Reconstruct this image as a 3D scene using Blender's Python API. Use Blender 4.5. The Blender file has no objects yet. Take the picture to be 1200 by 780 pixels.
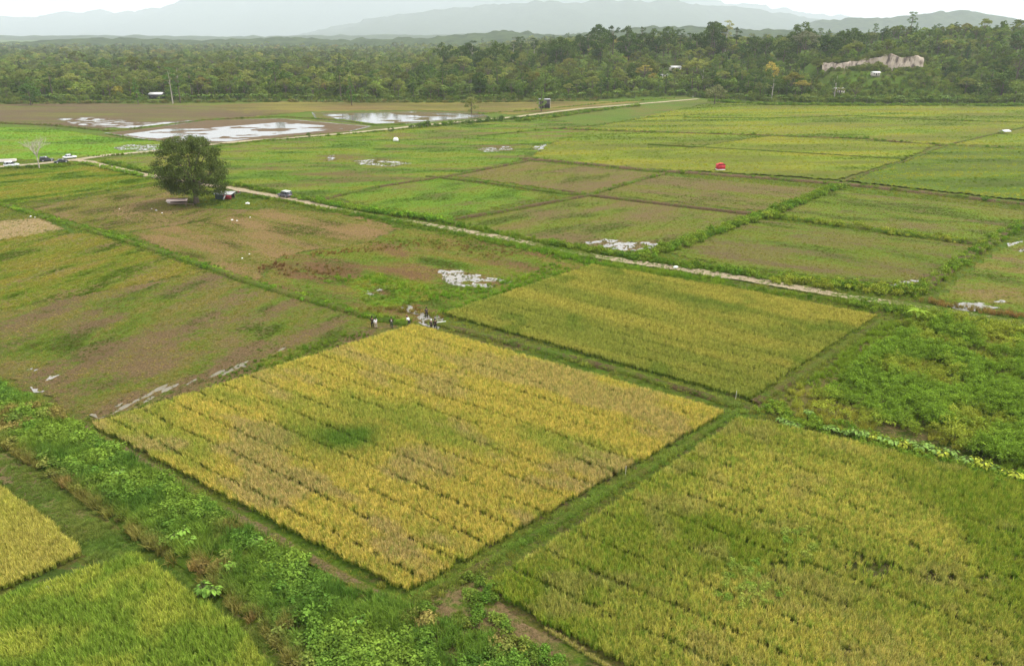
import bpy, bmesh, math, random
import numpy as np
from mathutils import Vector, Matrix

# ------------------------------------------------------------------ camera, sky, sun, exposure
sc = bpy.context.scene
C = sc.collection
CAM_H = 42.0
cam_d = bpy.data.cameras.new('camera'); cam = bpy.data.objects.new('camera', cam_d); C.objects.link(cam)
cam.location = (0, 0, CAM_H)
cam.rotation_euler = (math.radians(90 - 21.915), 0, 0)
cam_d.sensor_width = 36.0; cam_d.lens = 870.0 / 1200 * 36
cam_d.clip_start = 0.5; cam_d.clip_end = 60000
sc.camera = cam

SUN_ELEV, SUN_AZ = 60.0, 70.0           # azimuth clockwise from +Y (the way the camera looks)
world = bpy.data.worlds.new('World'); sc.world = world; world.use_nodes = True
nt = world.node_tree; nt.nodes.clear()
def wn(t): return nt.nodes.new(t)
sky = wn('ShaderNodeTexSky'); sky.sky_type = 'NISHITA'; sky.sun_disc = False
sky.sun_elevation = math.radians(SUN_ELEV); sky.sun_rotation = math.radians(SUN_AZ)
sky.altitude = 50; sky.air_density = 1.2; sky.dust_density = 4.0
bg_sky = wn('ShaderNodeBackground'); bg_sky.inputs[1].default_value = 0.10
nt.links.new(sky.outputs[0], bg_sky.inputs[0])
bg_cl = wn('ShaderNodeBackground'); bg_cl.inputs[1].default_value = 0.90
tc = wn('ShaderNodeTexCoord'); mp = wn('ShaderNodeMapping'); mp.inputs['Scale'].default_value = (1, 1, 3.0)
nz = wn('ShaderNodeTexNoise'); nz.inputs['Scale'].default_value = 3.0; nz.inputs['Detail'].default_value = 6
nz.inputs['Roughness'].default_value = 0.55
cr = wn('ShaderNodeValToRGB')
cr.color_ramp.elements[0].position = 0.3; cr.color_ramp.elements[0].color = (0.84, 0.87, 0.89, 1)
cr.color_ramp.elements[1].position = 0.62; cr.color_ramp.elements[1].color = (1.0, 0.99, 0.97, 1)
nt.links.new(tc.outputs['Generated'], mp.inputs[0]); nt.links.new(mp.outputs[0], nz.inputs[0])
nt.links.new(nz.outputs[0], cr.inputs[0]); nt.links.new(cr.outputs[0], bg_cl.inputs[0])
mx = wn('ShaderNodeMixShader'); mx.inputs[0].default_value = 0.85
wo = wn('ShaderNodeOutputWorld')
nt.links.new(bg_sky.outputs[0], mx.inputs[1]); nt.links.new(bg_cl.outputs[0], mx.inputs[2]); nt.links.new(mx.outputs[0], wo.inputs[0])

sun_d = bpy.data.lights.new('sun', 'SUN'); sun_d.energy = 2.2; sun_d.angle = math.radians(11); sun_d.color = (1.0, 0.95, 0.87)
sun = bpy.data.objects.new('sun', sun_d); C.objects.link(sun)
a, e = math.radians(SUN_AZ), math.radians(SUN_ELEV)
sdir = Vector((math.sin(a) * math.cos(e), math.cos(a) * math.cos(e), math.sin(e)))
sun.rotation_euler = sdir.to_track_quat('Z', 'Y').to_euler()

sc.view_settings.view_transform = 'Standard'; sc.view_settings.look = 'None'
sc.view_settings.exposure = 1.08; sc.view_settings.gamma = 1.0; sc.view_settings.use_curve_mapping = False
sc.render.engine = 'CYCLES'
cy = sc.cycles
cy.use_denoising = True; cy.max_bounces = 5; cy.diffuse_bounces = 3; cy.glossy_bounces = 2; cy.transmission_bounces = 2
cy.transparent_max_bounces = 4; cy.volume_bounces = 1; cy.caustics_reflective = False; cy.caustics_refractive = False
try: cy.denoiser = 'OPENIMAGEDENOISE'
except Exception: pass

random.seed(7)
rng = np.random.default_rng(11)

# ------------------------------------------------------------------ noise and geometry helpers
def _h(ix, iy, s):
    n = (ix.astype(np.int64) * 374761393 + iy.astype(np.int64) * 668265263 + s * 982451653) & 0xffffffff
    n = ((n ^ (n >> 13)) * 1274126177) & 0xffffffff
    return ((n ^ (n >> 16)) & 0xffff) / 65535.0
def vnoise(x, y, s=0):
    x = np.asarray(x, float); y = np.asarray(y, float)
    ix = np.floor(x); iy = np.floor(y); fx = x - ix; fy = y - iy
    fx = fx * fx * (3 - 2 * fx); fy = fy * fy * (3 - 2 * fy)
    a = _h(ix, iy, s); b = _h(ix + 1, iy, s); c = _h(ix, iy + 1, s); d = _h(ix + 1, iy + 1, s)
    return (a * (1 - fx) + b * fx) * (1 - fy) + (c * (1 - fx) + d * fx) * fy
def fbm(x, y, s=0, o=4):
    t = 0; w = 0.5; n = 0
    for k in range(o):
        t = t + w * vnoise(np.asarray(x) * 2 ** k + 17.3 * k, np.asarray(y) * 2 ** k - 9.1 * k, s + k); n += w; w *= 0.5
    return t / n
def sstep(a, b, x):
    t = np.clip((np.asarray(x, float) - a) / (b - a), 0, 1); return t * t * (3 - 2 * t)
def inpoly(x, y, poly):
    x = np.asarray(x, float); y = np.asarray(y, float); ins = np.zeros(x.shape, bool); n = len(poly)
    for i in range(n):
        x0, y0 = poly[i]; x1, y1 = poly[(i + 1) % n]
        if y0 == y1: continue
        c = ((y0 > y) != (y1 > y)) & (x < (x1 - x0) * (y - y0) / (y1 - y0) + x0); ins ^= c
    return ins
def segdist(x, y, pts, closed=False):
    d = np.full(np.shape(x), 1e9); n = len(pts)
    for i in range(n if closed else n - 1):
        x0, y0 = pts[i]; x1, y1 = pts[(i + 1) % n]; dx, dy = x1 - x0, y1 - y0; L = dx * dx + dy * dy + 1e-9
        t = np.clip(((x - x0) * dx + (y - y0) * dy) / L, 0, 1)
        d = np.minimum(d, np.hypot(x - x0 - t * dx, y - y0 - t * dy))
    return d
def resample(pts, step):
    out = []
    for i in range(len(pts) - 1):
        p = np.array(pts[i]); q = np.array(pts[i + 1]); n = max(1, int(np.hypot(*(q - p)) / step))
        for k in range(n): out.append(p + (q - p) * k / n)
    out.append(np.array(pts[-1])); out = np.array(out)
    for _ in range(3):                                     # soften the corners
        out[1:-1] = 0.5 * out[1:-1] + 0.25 * (out[:-2] + out[2:])
    return out

def mesh_np(name, v, f, mat=None, smooth=False):
    """f: (n,4) or (n,3) int array, or list of such arrays"""
    me = bpy.data.meshes.new(name)
    v = np.asarray(v, np.float32); fl = f if isinstance(f, list) else [f]
    fl = [np.asarray(q, np.int32) for q in fl if len(q)]
    me.vertices.add(len(v)); me.vertices.foreach_set('co', v.ravel())
    loops = np.concatenate([q.ravel() for q in fl]); tot = np.concatenate([np.full(len(q), q.shape[1], np.int32) for q in fl])
    me.loops.add(len(loops)); me.loops.foreach_set('vertex_index', loops)
    me.polygons.add(len(tot)); st = np.concatenate([[0], np.cumsum(tot)[:-1]]).astype(np.int32)
    me.polygons.foreach_set('loop_start', st)
    try: me.polygons.foreach_set('loop_total', tot)
    except Exception: pass
    if smooth: me.polygons.foreach_set('use_smooth', np.ones(len(tot), bool))
    me.update(calc_edges=True); me.validate()
    if mat: me.materials.append(mat)
    return me
def attr(me, name, vals, dom='POINT', typ='FLOAT'):
    at = me.attributes.new(name, typ, dom)
    if typ == 'FLOAT': at.data.foreach_set('value', np.asarray(vals, np.float32))
    elif typ == 'INT': at.data.foreach_set('value', np.asarray(vals, np.int32))
    elif typ == 'FLOAT_VECTOR': at.data.foreach_set('vector', np.asarray(vals, np.float32).ravel())
    else:
        v = np.asarray(vals, np.float32)
        if v.shape[1] == 3: v = np.concatenate([v, np.ones((len(v), 1), np.float32)], 1)
        at.data.foreach_set('color', v.ravel())
def obj(name, me, parent=None, loc=None, rz=0.0):
    o = bpy.data.objects.new(name, me); C.objects.link(o)
    if parent: o.parent = parent
    if loc is not None: o.location = loc
    if rz: o.rotation_euler = (0, 0, rz)
    return o
def tag(o, label, cat, group=None, kind=None):
    o['label'] = label; o['category'] = cat
    if group: o['group'] = group
    if kind: o['kind'] = kind
    return o
def thing(name, label, cat, loc=(0, 0, 0), rz=0.0, group=None):
    o = obj(name, None, None, loc, rz); o.empty_display_size = 0.5
    return tag(o, label, cat, group)
class MB:
    """collects shapes into one mesh"""
    def __init__(s): s.v = []; s.f3 = []; s.f4 = []; s.n = 0
    def add(s, v, f):
        v = np.asarray(v, float); f = np.asarray(f, int)
        (s.f3 if f.shape[1] == 3 else s.f4).append(f + s.n); s.v.append(v); s.n += len(v); return s
    def box(s, x0, x1, y0, y1, z0, z1, taper=0.0, M=None):
        t = taper; v = np.array([(x0, y0, z0), (x1, y0, z0), (x1, y1, z0), (x0, y1, z0), (x0 + t, y0 + t, z1), (x1 - t, y0 + t, z1), (x1 - t, y1 - t, z1), (x0 + t, y1 - t, z1)], float)
        if M is not None: v = np.array([M @ Vector(q) for q in v])
        return s.add(v, [(3, 2, 1, 0), (4, 5, 6, 7), (0, 1, 5, 4), (1, 2, 6, 5), (2, 3, 7, 6), (3, 0, 4, 7)])
    def tube(s, path, rad, n=6):
        path = np.asarray(path, float); m = len(path); rad = np.broadcast_to(rad, (m,))
        V = []
        for i in range(m):
            t = path[min(i + 1, m - 1)] - path[max(i - 1, 0)]; t = t / (np.linalg.norm(t) + 1e-9)
            u = np.cross(t, (0.31, 0.87, 0.22) if abs(t[1]) < 0.85 else (1, 0, 0)); u /= np.linalg.norm(u); w = np.cross(t, u)
            a = np.arange(n) * 2 * math.pi / n
            V.append(path[i] + rad[i] * (np.cos(a)[:, None] * u + np.sin(a)[:, None] * w))
        V.append([path[-1]]); V = np.concatenate(V)
        F = [(i * n + k, i * n + (k + 1) % n, (i + 1) * n + (k + 1) % n, (i + 1) * n + k) for i in range(m - 1) for k in range(n)]
        T = [((m - 1) * n + k, (m - 1) * n + (k + 1) % n, m * n) for k in range(n)]
        base = s.n; s.add(V, F); s.f3.append(np.array(T) + base); return s
    def mesh(s, name, mat, smooth=False):
        fl = []
        if s.f4: fl.append(np.concatenate(s.f4))
        if s.f3: fl.append(np.concatenate(s.f3))
        return mesh_np(name, np.concatenate(s.v), fl, mat, smooth)

# ------------------------------------------------------------------ materials
def newmat(name):
    m = bpy.data.materials.new(name); m.use_nodes = True; t = m.node_tree; t.nodes.clear()
    out = t.nodes.new('ShaderNodeOutputMaterial'); return m, t, out
def L(t, a, b): t.links.new(a, b)
def mixc(t, fac, a, b, typ='MIX'):
    n = t.nodes.new('ShaderNodeMix'); n.data_type = 'RGBA'; n.blend_type = typ; n.clamp_factor = True
    for sock, v in ((n.inputs[0], fac), (n.inputs[6], a), (n.inputs[7], b)):
        if hasattr(v, 'is_linked'): L(t, v, sock)
        elif isinstance(v, (int, float)): sock.default_value = v
        else: sock.default_value = (*v[:3], 1)
    return n.outputs[2]
def mathn(t, op, a, b=None, c=None):
    n = t.nodes.new('ShaderNodeMath'); n.operation = op
    for i, v in enumerate((a, b, c)):
        if v is None: continue
        if hasattr(v, 'is_linked'): L(t, v, n.inputs[i])
        else: n.inputs[i].default_value = v
    return n.outputs[0]
def noise(t, vec, scale, detail=4, rough=0.6):
    n = t.nodes.new('ShaderNodeTexNoise'); n.inputs['Scale'].default_value = scale; n.inputs['Detail'].default_value = detail
    n.inputs['Roughness'].default_value = rough
    if vec is not None: L(t, vec, n.inputs['Vector'])
    return n.outputs[0]
def ramp(t, fac, stops):
    n = t.nodes.new('ShaderNodeValToRGB'); r = n.color_ramp
    while len(r.elements) < len(stops): r.elements.new(0.5)
    for el, (p, c) in zip(r.elements, stops): el.position = p; el.color = (*c[:3], 1)
    L(t, fac, n.inputs[0]); return n.outputs[0]
def plain(name, col, rough=0.7, var=0.25, scale=3.0, metal=0.0, spec=0.3, bump=0.0):
    m, t, out = newmat(name); b = t.nodes.new('ShaderNodeBsdfPrincipled')
    tcn = t.nodes.new('ShaderNodeTexCoord')
    nz = noise(t, tcn.outputs['Object'], scale)
    col2 = mixc(t, nz, [c * (1 - var) for c in col], [min(1, c * (1 + var)) for c in col])
    L(t, col2, b.inputs['Base Color']); b.inputs['Roughness'].default_value = rough; b.inputs['Metallic'].default_value = metal
    b.inputs['Specular IOR Level'].default_value = spec
    if bump:
        bn = t.nodes.new('ShaderNodeBump'); bn.inputs['Strength'].default_value = 0.6; bn.inputs['Distance'].default_value = bump
        L(t, noise(t, tcn.outputs['Object'], scale * 3), bn.inputs['Height']); L(t, bn.outputs[0], b.inputs['Normal'])
    L(t, b.outputs[0], out.inputs[0]); return m
def ground_mat(name, soilA, soilB, grassA, grassB, rot=0.0, stretch=3.0, fine=1.0, soft=0.32):
    """bare soil and short growth mixed by the sheet's own cover attribute plus fine noise; streaks follow the plough lines"""
    m, t, out = newmat(name); b = t.nodes.new('ShaderNodeBsdfPrincipled'); b.inputs['Roughness'].default_value = 0.95
    b.inputs['Specular IOR Level'].default_value = 0.1
    tcn = t.nodes.new('ShaderNodeTexCoord'); mpn = t.nodes.new('ShaderNodeMapping')
    mpn.inputs['Rotation'].default_value = (0, 0, -rot); mpn.inputs['Scale'].default_value = (1.0 / stretch, 1, 1)
    L(t, tcn.outputs['Object'], mpn.inputs[0]); V = mpn.outputs[0]
    soilA, soilB = [tuple(c * k for c, k in zip(q, (0.86, 0.78, 0.60))) for q in (soilA, soilB)] if max(soilB) < 0.45 else (soilA, soilB)
    grassA, grassB = [tuple(c * k for c, k in zip(q, (0.94, 0.96, 0.56))) for q in (grassA, grassB)]
    n1 = noise(t, V, 0.7 * fine, 8, 0.75); n2 = noise(t, V, 0.13, 6, 0.68); n3 = noise(t, tcn.outputs['Object'], 3.0 * fine, 5, 0.78)
    soil = mixc(t, mathn(t, 'MULTIPLY_ADD', n2, 1.6, -0.3), soilA, soilB)
    soil = mixc(t, mathn(t, 'MULTIPLY_ADD', n3, 3.2, -1.25), soil, [c * 0.32 for c in soilA])
    ha = t.nodes.new('ShaderNodeAttribute'); ha.attribute_name = 'hue'
    hv = mathn(t, 'ADD', ha.outputs['Fac'], mathn(t, 'MULTIPLY_ADD', n2, 1.4, -0.7))
    gr = mixc(t, mathn(t, 'MULTIPLY_ADD', hv, 2.2, -0.9), grassA, grassB)
    gr = mixc(t, mathn(t, 'MULTIPLY_ADD', hv, -3.0, 1.15), gr, [c * 0.55 for c in grassA])
    gr = mixc(t, mathn(t, 'MULTIPLY', mathn(t, 'MULTIPLY_ADD', hv, 4.0, -2.6), 0.6), gr, [0.5 * c + 0.5 * d for c, d in zip(soilB, grassB)])
    gr = mixc(t, mathn(t, 'MULTIPLY_ADD', n3, 3.0, -1.2), gr, [c * 0.36 for c in grassA])
    at = t.nodes.new('ShaderNodeAttribute'); at.attribute_name = 'cover'
    n5 = noise(t, tcn.outputs['Object'], 1.5 * fine, 6, 0.8)
    k = mathn(t, 'ADD', at.outputs['Fac'], mathn(t, 'ADD', mathn(t, 'MULTIPLY_ADD', n1, 2.2, -1.1), mathn(t, 'MULTIPLY_ADD', n5, 1.8, -0.9)))
    mr = t.nodes.new('ShaderNodeMapRange'); mr.interpolation_type = 'SMOOTHSTEP'
    mr.inputs[1].default_value = 0.5 - soft; mr.inputs[2].default_value = 0.5 + soft; L(t, k, mr.inputs[0])
    L(t, mixc(t, mr.outputs[0], soil, gr), b.inputs['Base Color'])
    bn = t.nodes.new('ShaderNodeBump'); bn.inputs['Strength'].default_value = 1.0; bn.inputs['Distance'].default_value = 0.5
    L(t, n3, bn.inputs['Height']); L(t, bn.outputs[0], b.inputs['Normal'])
    L(t, b.outputs[0], out.inputs[0]); return m
def leaf_mat(name, source, trans=0.3, panicle=False):
    """source: 'INSTANCER' reads the tint of the scattered clump, 'OBJECT' the object's own colour"""
    m, t, out = newmat(name)
    if source == 'INSTANCER':
        at = t.nodes.new('ShaderNodeAttribute'); at.attribute_type = 'INSTANCER'; at.attribute_name = 'tint'; col = at.outputs['Color']
    else:
        oi = t.nodes.new('ShaderNodeObjectInfo'); col = oi.outputs['Color']
    va = t.nodes.new('ShaderNodeAttribute'); va.attribute_name = 'var'          # leaf to leaf difference
    f = mathn(t, 'MULTIPLY_ADD', va.outputs['Fac'], 0.8, 0.62)
    vm = t.nodes.new('ShaderNodeVectorMath'); vm.operation = 'SCALE'; L(t, col, vm.inputs[0]); L(t, f, vm.inputs['Scale'])
    col = vm.outputs[0]
    if panicle:                                                                  # stalks stay greener than the ears
        pa = t.nodes.new('ShaderNodeAttribute'); pa.attribute_name = 'ear'
        grn = mixc(t, 1.0, col, (0.6, 0.8, 0.5), 'MULTIPLY'); col = mixc(t, pa.outputs['Fac'], grn, col)
    d = t.nodes.new('ShaderNodeBsdfDiffuse'); L(t, col, d.inputs[0])
    tr = t.nodes.new('ShaderNodeBsdfTranslucent'); L(t, mixc(t, 1.0, col, (1.1, 1.15, 0.6), 'MULTIPLY'), tr.inputs[0])
    ms = t.nodes.new('ShaderNodeMixShader'); ms.inputs[0].default_value = trans
    L(t, d.outputs[0], ms.inputs[1]); L(t, tr.outputs[0], ms.inputs[2]); L(t, ms.outputs[0], out.inputs[0]); return m
def water_mat(name, col):
    m, t, out = newmat(name); b = t.nodes.new('ShaderNodeBsdfPrincipled')
    b.inputs['Base Color'].default_value = (*col, 1); b.inputs['Roughness'].default_value = 0.07; b.inputs['IOR'].default_value = 1.33
    b.inputs['Specular IOR Level'].default_value = 0.5
    tcn = t.nodes.new('ShaderNodeTexCoord'); nn = noise(t, tcn.outputs['Object'], 1.4, 3)
    n2 = noise(t, tcn.outputs['Object'], 0.16, 4)
    L(t, mixc(t, mathn(t, 'MULTIPLY_ADD', n2, 2.4, -0.7), [c * 0.6 for c in col], col), b.inputs['Base Color'])
    bn = t.nodes.new('ShaderNodeBump'); bn.inputs['Strength'].default_value = 0.12; bn.inputs['Distance'].default_value = 0.03
    L(t, nn, bn.inputs['Height']); L(t, bn.outputs[0], b.inputs['Normal']); L(t, b.outputs[0], out.inputs[0]); return m

M_inst = leaf_mat('clump_leaf', 'INSTANCER'); M_rice = leaf_mat('rice_leaf', 'INSTANCER', 0.25, True)
M_tree = leaf_mat('tree_leaf', 'OBJECT', 0.22)
M_bark = plain('grey_brown_bark', (0.13, 0.10, 0.075), 0.9, 0.4, 2.0, bump=0.03)
M_pale_bark = plain('pale_bark', (0.42, 0.37, 0.31), 0.9, 0.3, 1.5, bump=0.02)
M_water = water_mat('muddy_water', (0.27, 0.255, 0.23)); M_mud = plain('wet_grey_mud', (0.17, 0.155, 0.115), 0.75, 0.35, 0.8, spec=0.2, bump=0.03); M_pond = water_mat('pond_water', (0.20, 0.19, 0.175))

SOIL = (0.12, 0.09, 0.055); SOILP = (0.20, 0.15, 0.09); TAN = (0.34, 0.25, 0.125); DIRT = (0.50, 0.41, 0.27)
GRN = (0.10, 0.17, 0.022); GRN2 = (0.17, 0.23, 0.03); BRT = (0.16, 0.30, 0.02); OLV = (0.16, 0.15, 0.045); YEL = (0.30, 0.29, 0.045); GOLD = (0.42, 0.31, 0.055)

# ------------------------------------------------------------------ terrain
EDGE = [(-485, 488.5), (-337.4, 510.5), (-254.7, 513.8), (-173, 523.9), (-102.5, 517.1), (-22.9, 520.5), (23.4, 530.9), (58.8, 534.5), (124, 564.7), (137, 541.7), (167.7, 507.2), (220.8, 500.8), (276, 500.8), (331.3, 500.8), (485, 488.5)]
EDGE.sort()
ex = np.array([q[0] for q in EDGE]); ey = np.array([q[1] for q in EDGE])
def edge_y(x): return np.interp(x, ex, ey)
CTOP = ([230, 240, 256, 263, 269, 278, 301, 307], [20.0, 21.6, 22.6, 23.4, 25.4, 27.2, 26.0, 24.0]); CLOW = ([230, 262, 277, 306], [17.2, 18.4, 17.4, 19.2])
CLIFF = [(236, 598), (250, 591), (264, 586), (270, 590), (282, 583), (300, 580)]
def terr(x, y):
    x = np.asarray(x, float); y = np.asarray(y, float)
    d = y - edge_y(x)
    h = sstep(0, 330, d) * (2 + 9 * sstep(-130, 40, x))
    h = h + 19 * sstep(10, 330, d) * np.exp(-((x - 430) / 250) ** 2) * (1 - 0.4 * sstep(330, 700, d))
    h = h + 9 * sstep(60, 260, d) * np.exp(-((x - 120) / 120) ** 2)
    h = h + sstep(20, 200, d) * (fbm(x / 90, y / 90, 5) - 0.5) * 7
    h = h + 13 * sstep(310, 410, x) * sstep(15, 130, d) * (1 - sstep(250, 500, d))
    # quarry step
    cyl = np.interp(x, [q[0] for q in CLIFF], [q[1] for q in CLIFF]); w = sstep(222, 240, x) * (1 - sstep(298, 320, x))
    face = sstep(5, 9, y - cyl)
    top = np.interp(x, *CTOP); low = np.interp(x, *CLOW) - 1.0
    h = h * (1 - w * sstep(-60, -12, y - cyl) * (1 - sstep(25, 70, y - cyl))) + (low + (top - low) * face) * w * sstep(-60, -12, y - cyl) * (1 - sstep(25, 70, y - cyl))
    h = h + sstep(1400, 2600, y) * 6 * fbm(x / 420, y / 420, 8)
    return np.where(d > 0, h, 0.0) - 0.10 * (1 - sstep(0, 12, d))

def grid_sheet(name, xs, ys, zf, mat, cover=None, smooth=True):
    X, Y = np.meshgrid(xs, ys); Z = zf(X, Y); nx, ny = len(xs), len(ys)
    i = np.arange(nx * ny).reshape(ny, nx)
    f = np.stack([i[:-1, :-1], i[:-1, 1:], i[1:, 1:], i[1:, :-1]], -1).reshape(-1, 4)
    me = mesh_np(name, np.stack([X, Y, Z], -1).reshape(-1, 3), f, mat, smooth)
    if cover is not None: attr(me, 'cover', cover(X, Y).ravel()); attr(me, 'hue', (fbm(X / 20, Y / 20, 58) * np.where(Y > edge_y(X) - 4, 0.45, 1.0)).ravel())
    return obj(name, me)
M_ground = ground_mat('rough_grass_ground', SOIL, SOILP, GRN, OLV, 0.3, 2.0)
xs = np.unique(np.concatenate([np.arange(-20000, -1200, 400), np.arange(-1200, -500, 25), np.arange(-500, 700, 6), np.arange(700, 1400, 25), np.arange(1400, 20001, 400)]))
ys = np.unique(np.concatenate([np.arange(-600, 0, 60), np.arange(0, 420, 6), np.arange(420, 900, 6), np.arange(900, 3000, 40), np.arange(3000, 22001, 400)]))
g = grid_sheet('ground', xs, ys, terr, M_ground, lambda X, Y: 0.5 + 0.9 * (fbm(X / 9, Y / 9, 3) - 0.5) + 0.25)
tag(g, 'rough green and olive ground under the fields and forest', 'ground', kind='structure')

# ------------------------------------------------------------------ scattering of growth (clumps drawn by geometry nodes)
_groups = {}
def scatter_group(coll):
    if coll.name in _groups: return _groups[coll.name]
    ng = bpy.data.node_groups.new('scatter_' + coll.name, 'GeometryNodeTree')
    ng.interface.new_socket('Geometry', in_out='INPUT', socket_type='NodeSocketGeometry'); ng.interface.new_socket('Geometry', in_out='OUTPUT', socket_type='NodeSocketGeometry')
    gi = ng.nodes.new('NodeGroupInput'); go = ng.nodes.new('NodeGroupOutput')
    ci = ng.nodes.new('GeometryNodeCollectionInfo'); ci.inputs[0].default_value = coll; ci.inputs[1].default_value = True; ci.inputs[2].default_value = True
    ip = ng.nodes.new('GeometryNodeInstanceOnPoints'); ip.inputs['Pick Instance'].default_value = True
    def na(n, ty):
        q = ng.nodes.new('GeometryNodeInputNamedAttribute'); q.data_type = ty; q.inputs[0].default_value = n; return q.outputs[0]
    ng.links.new(gi.outputs[0], ip.inputs['Points']); ng.links.new(ci.outputs[0], ip.inputs['Instance'])
    ng.links.new(na('idx', 'INT'), ip.inputs['Instance Index']); ng.links.new(na('rot', 'FLOAT_VECTOR'), ip.inputs['Rotation']); ng.links.new(na('scl', 'FLOAT_VECTOR'), ip.inputs['Scale'])
    ng.links.new(ip.outputs[0], go.inputs[0]); _groups[coll.name] = ng; return ng
COUNT = {}
def scatter(name, coll, P, S, T, label, cat, lean=0.12, idx=None):
    n = len(P)
    if n == 0: return None
    me = bpy.data.meshes.new(name); me.vertices.add(n); me.vertices.foreach_set('co', np.asarray(P, np.float32).ravel())
    k = len(coll.objects)
    attr(me, 'idx', rng.integers(0, k, n) if idx is None else idx, typ='INT')
    r = np.stack([rng.normal(0, lean, n), rng.normal(0, lean, n), rng.uniform(0, 6.283, n)], -1); attr(me, 'rot', r, typ='FLOAT_VECTOR')
    S = np.asarray(S, float); S = S if S.ndim == 2 else np.stack([S, S, S * rng.uniform(0.85, 1.15, n)], -1)
    attr(me, 'scl', S, typ='FLOAT_VECTOR'); attr(me, 'tint', np.clip(T, 0, 1), typ='FLOAT_COLOR')
    o = obj(name, me); m = o.modifiers.new('scatter', 'NODES'); m.node_group = scatter_group(coll)
    COUNT[name] = n
    return tag(o, label, cat, kind='stuff')
def proto_coll(name): return bpy.data.collections.new(name)
def proto(coll, name, me): o = bpy.data.objects.new(name, me); coll.objects.link(o); return o

def blades(n, rad, h0, h1, w, droop, lean=0.5, segs=3, seed=0, ear=None):
    """a clump of bent tapering blades; returns v, f, var, ear"""
    r = np.random.default_rng(seed); V = []; F3 = []; F4 = []; var = []; er = []; n0 = 0
    for i in range(n):
        a = r.uniform(0, 6.283); q = rad * math.sqrt(r.uniform()); bx, by = q * math.cos(a), q * math.sin(a)
        d = r.uniform(0, 6.283) if r.uniform() < 0.4 else a + r.normal(0, 0.6)
        H = r.uniform(h0, h1); l = r.uniform(0.15, 1) * lean * H; ww = w * r.uniform(0.7, 1.3); dr = droop * r.uniform(0.3, 1.2) * H
        px_, py_ = -math.sin(d + r.normal(0, 0.5)), math.cos(d); vv = r.uniform(0, 1)
        is_ear = ear is not None and r.uniform() < ear
        for s in range(segs + 1):
            t = s / segs; c = np.array([bx + math.cos(d) * l * t ** 1.6, by + math.sin(d) * l * t ** 1.6, H * t - dr * t ** 3])
            wd = ww * (1 - 0.85 * t) if not is_ear else ww * (0.25 if t < 0.5 else 1.9 * (1.2 - t))
            o_ = np.array([px_, py_, 0]) * wd
            V += [c - o_, c + o_]; var += [vv, vv]; er += [1.0 if is_ear and t > 0.4 else (0.35 * t)] * 2
        for s in range(segs): k = n0 + 2 * s; F4.append((k, k + 1, k + 3, k + 2))
        n0 += 2 * (segs + 1)
    return V, F4, var, er
def blade_mesh(name, mat, *a, **k):
    V, F, var, er = blades(*a, **k); me = mesh_np(name, V, np.array(F), mat); attr(me, 'var', var); attr(me, 'ear', er); return me
def leaves(pts, nrm, size, seed=0, aspect=0.6, jitter=0.7, up=0.0):
    """leaf quads folded along the midrib at pts"""
    r = np.random.default_rng(seed); n = len(pts)
    N = nrm + r.normal(0, jitter, (n, 3)) + np.array([0, 0, up]); N /= np.linalg.norm(N, axis=1)[:, None] + 1e-9
    A = np.cross(N, r.normal(0, 1, (n, 3))); A /= np.linalg.norm(A, axis=1)[:, None] + 1e-9; B = np.cross(N, A)
    s = (size * r.uniform(0.6, 1.35, n))[:, None]
    v = np.stack([pts - A * s * 0.5, pts + B * s * aspect * 0.5 - N * s * 0.06, pts + A * s * 0.5 - N * s * 0.1, pts - B * s * aspect * 0.5 - N * s * 0.06], 1).reshape(-1, 3)
    f = np.arange(4 * n).reshape(n, 4); var = np.repeat(r.uniform(0, 1, n), 4)
    return v, f, var
def leaf_clump(name, mat, lobes, per, size, seed, jitter=0.7, up=0.3, aspect=0.6, hollow=0.75, bark=None, stems=None):
    """lobes: (x,y,z,rx,rz); leaves sit near each lobe's skin"""
    r = np.random.default_rng(seed); P = []; N = []
    for (x, y, z, rx, rz) in lobes:
        n = max(4, int(per * rx * rx)); d = r.normal(0, 1, (n, 3)); d /= np.linalg.norm(d, axis=1)[:, None]
        d[:, 2] = np.where(d[:, 2] < -0.35, -d[:, 2], d[:, 2])
        q = r.uniform(hollow, 1.08, n)[:, None]; P.append(np.array([x, y, z]) + d * q * np.array([rx, rx, rz])); N.append(d)
    v, f, var = leaves(np.concatenate(P), np.concatenate(N), size, seed, aspect, jitter, up)
    if stems is None:
        me = mesh_np(name, v, f, mat); attr(me, 'var', var); return me
    mb = MB(); mb.add(v, f); nleaf = len(f)
    for path, rad in stems: mb.tube(path, rad, 5)
    me = mesh_np(name, np.concatenate(mb.v), [np.concatenate(mb.f4), np.concatenate(mb.f3)], mat); me.materials.append(bark)
    mi = np.ones(len(me.polygons), np.int32); mi[:nleaf] = 0; me.polygons.foreach_set('material_index', mi)
    attr(me, 'var', np.concatenate([var, np.full(len(me.vertices) - len(var), 0.5)])); return me

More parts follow.
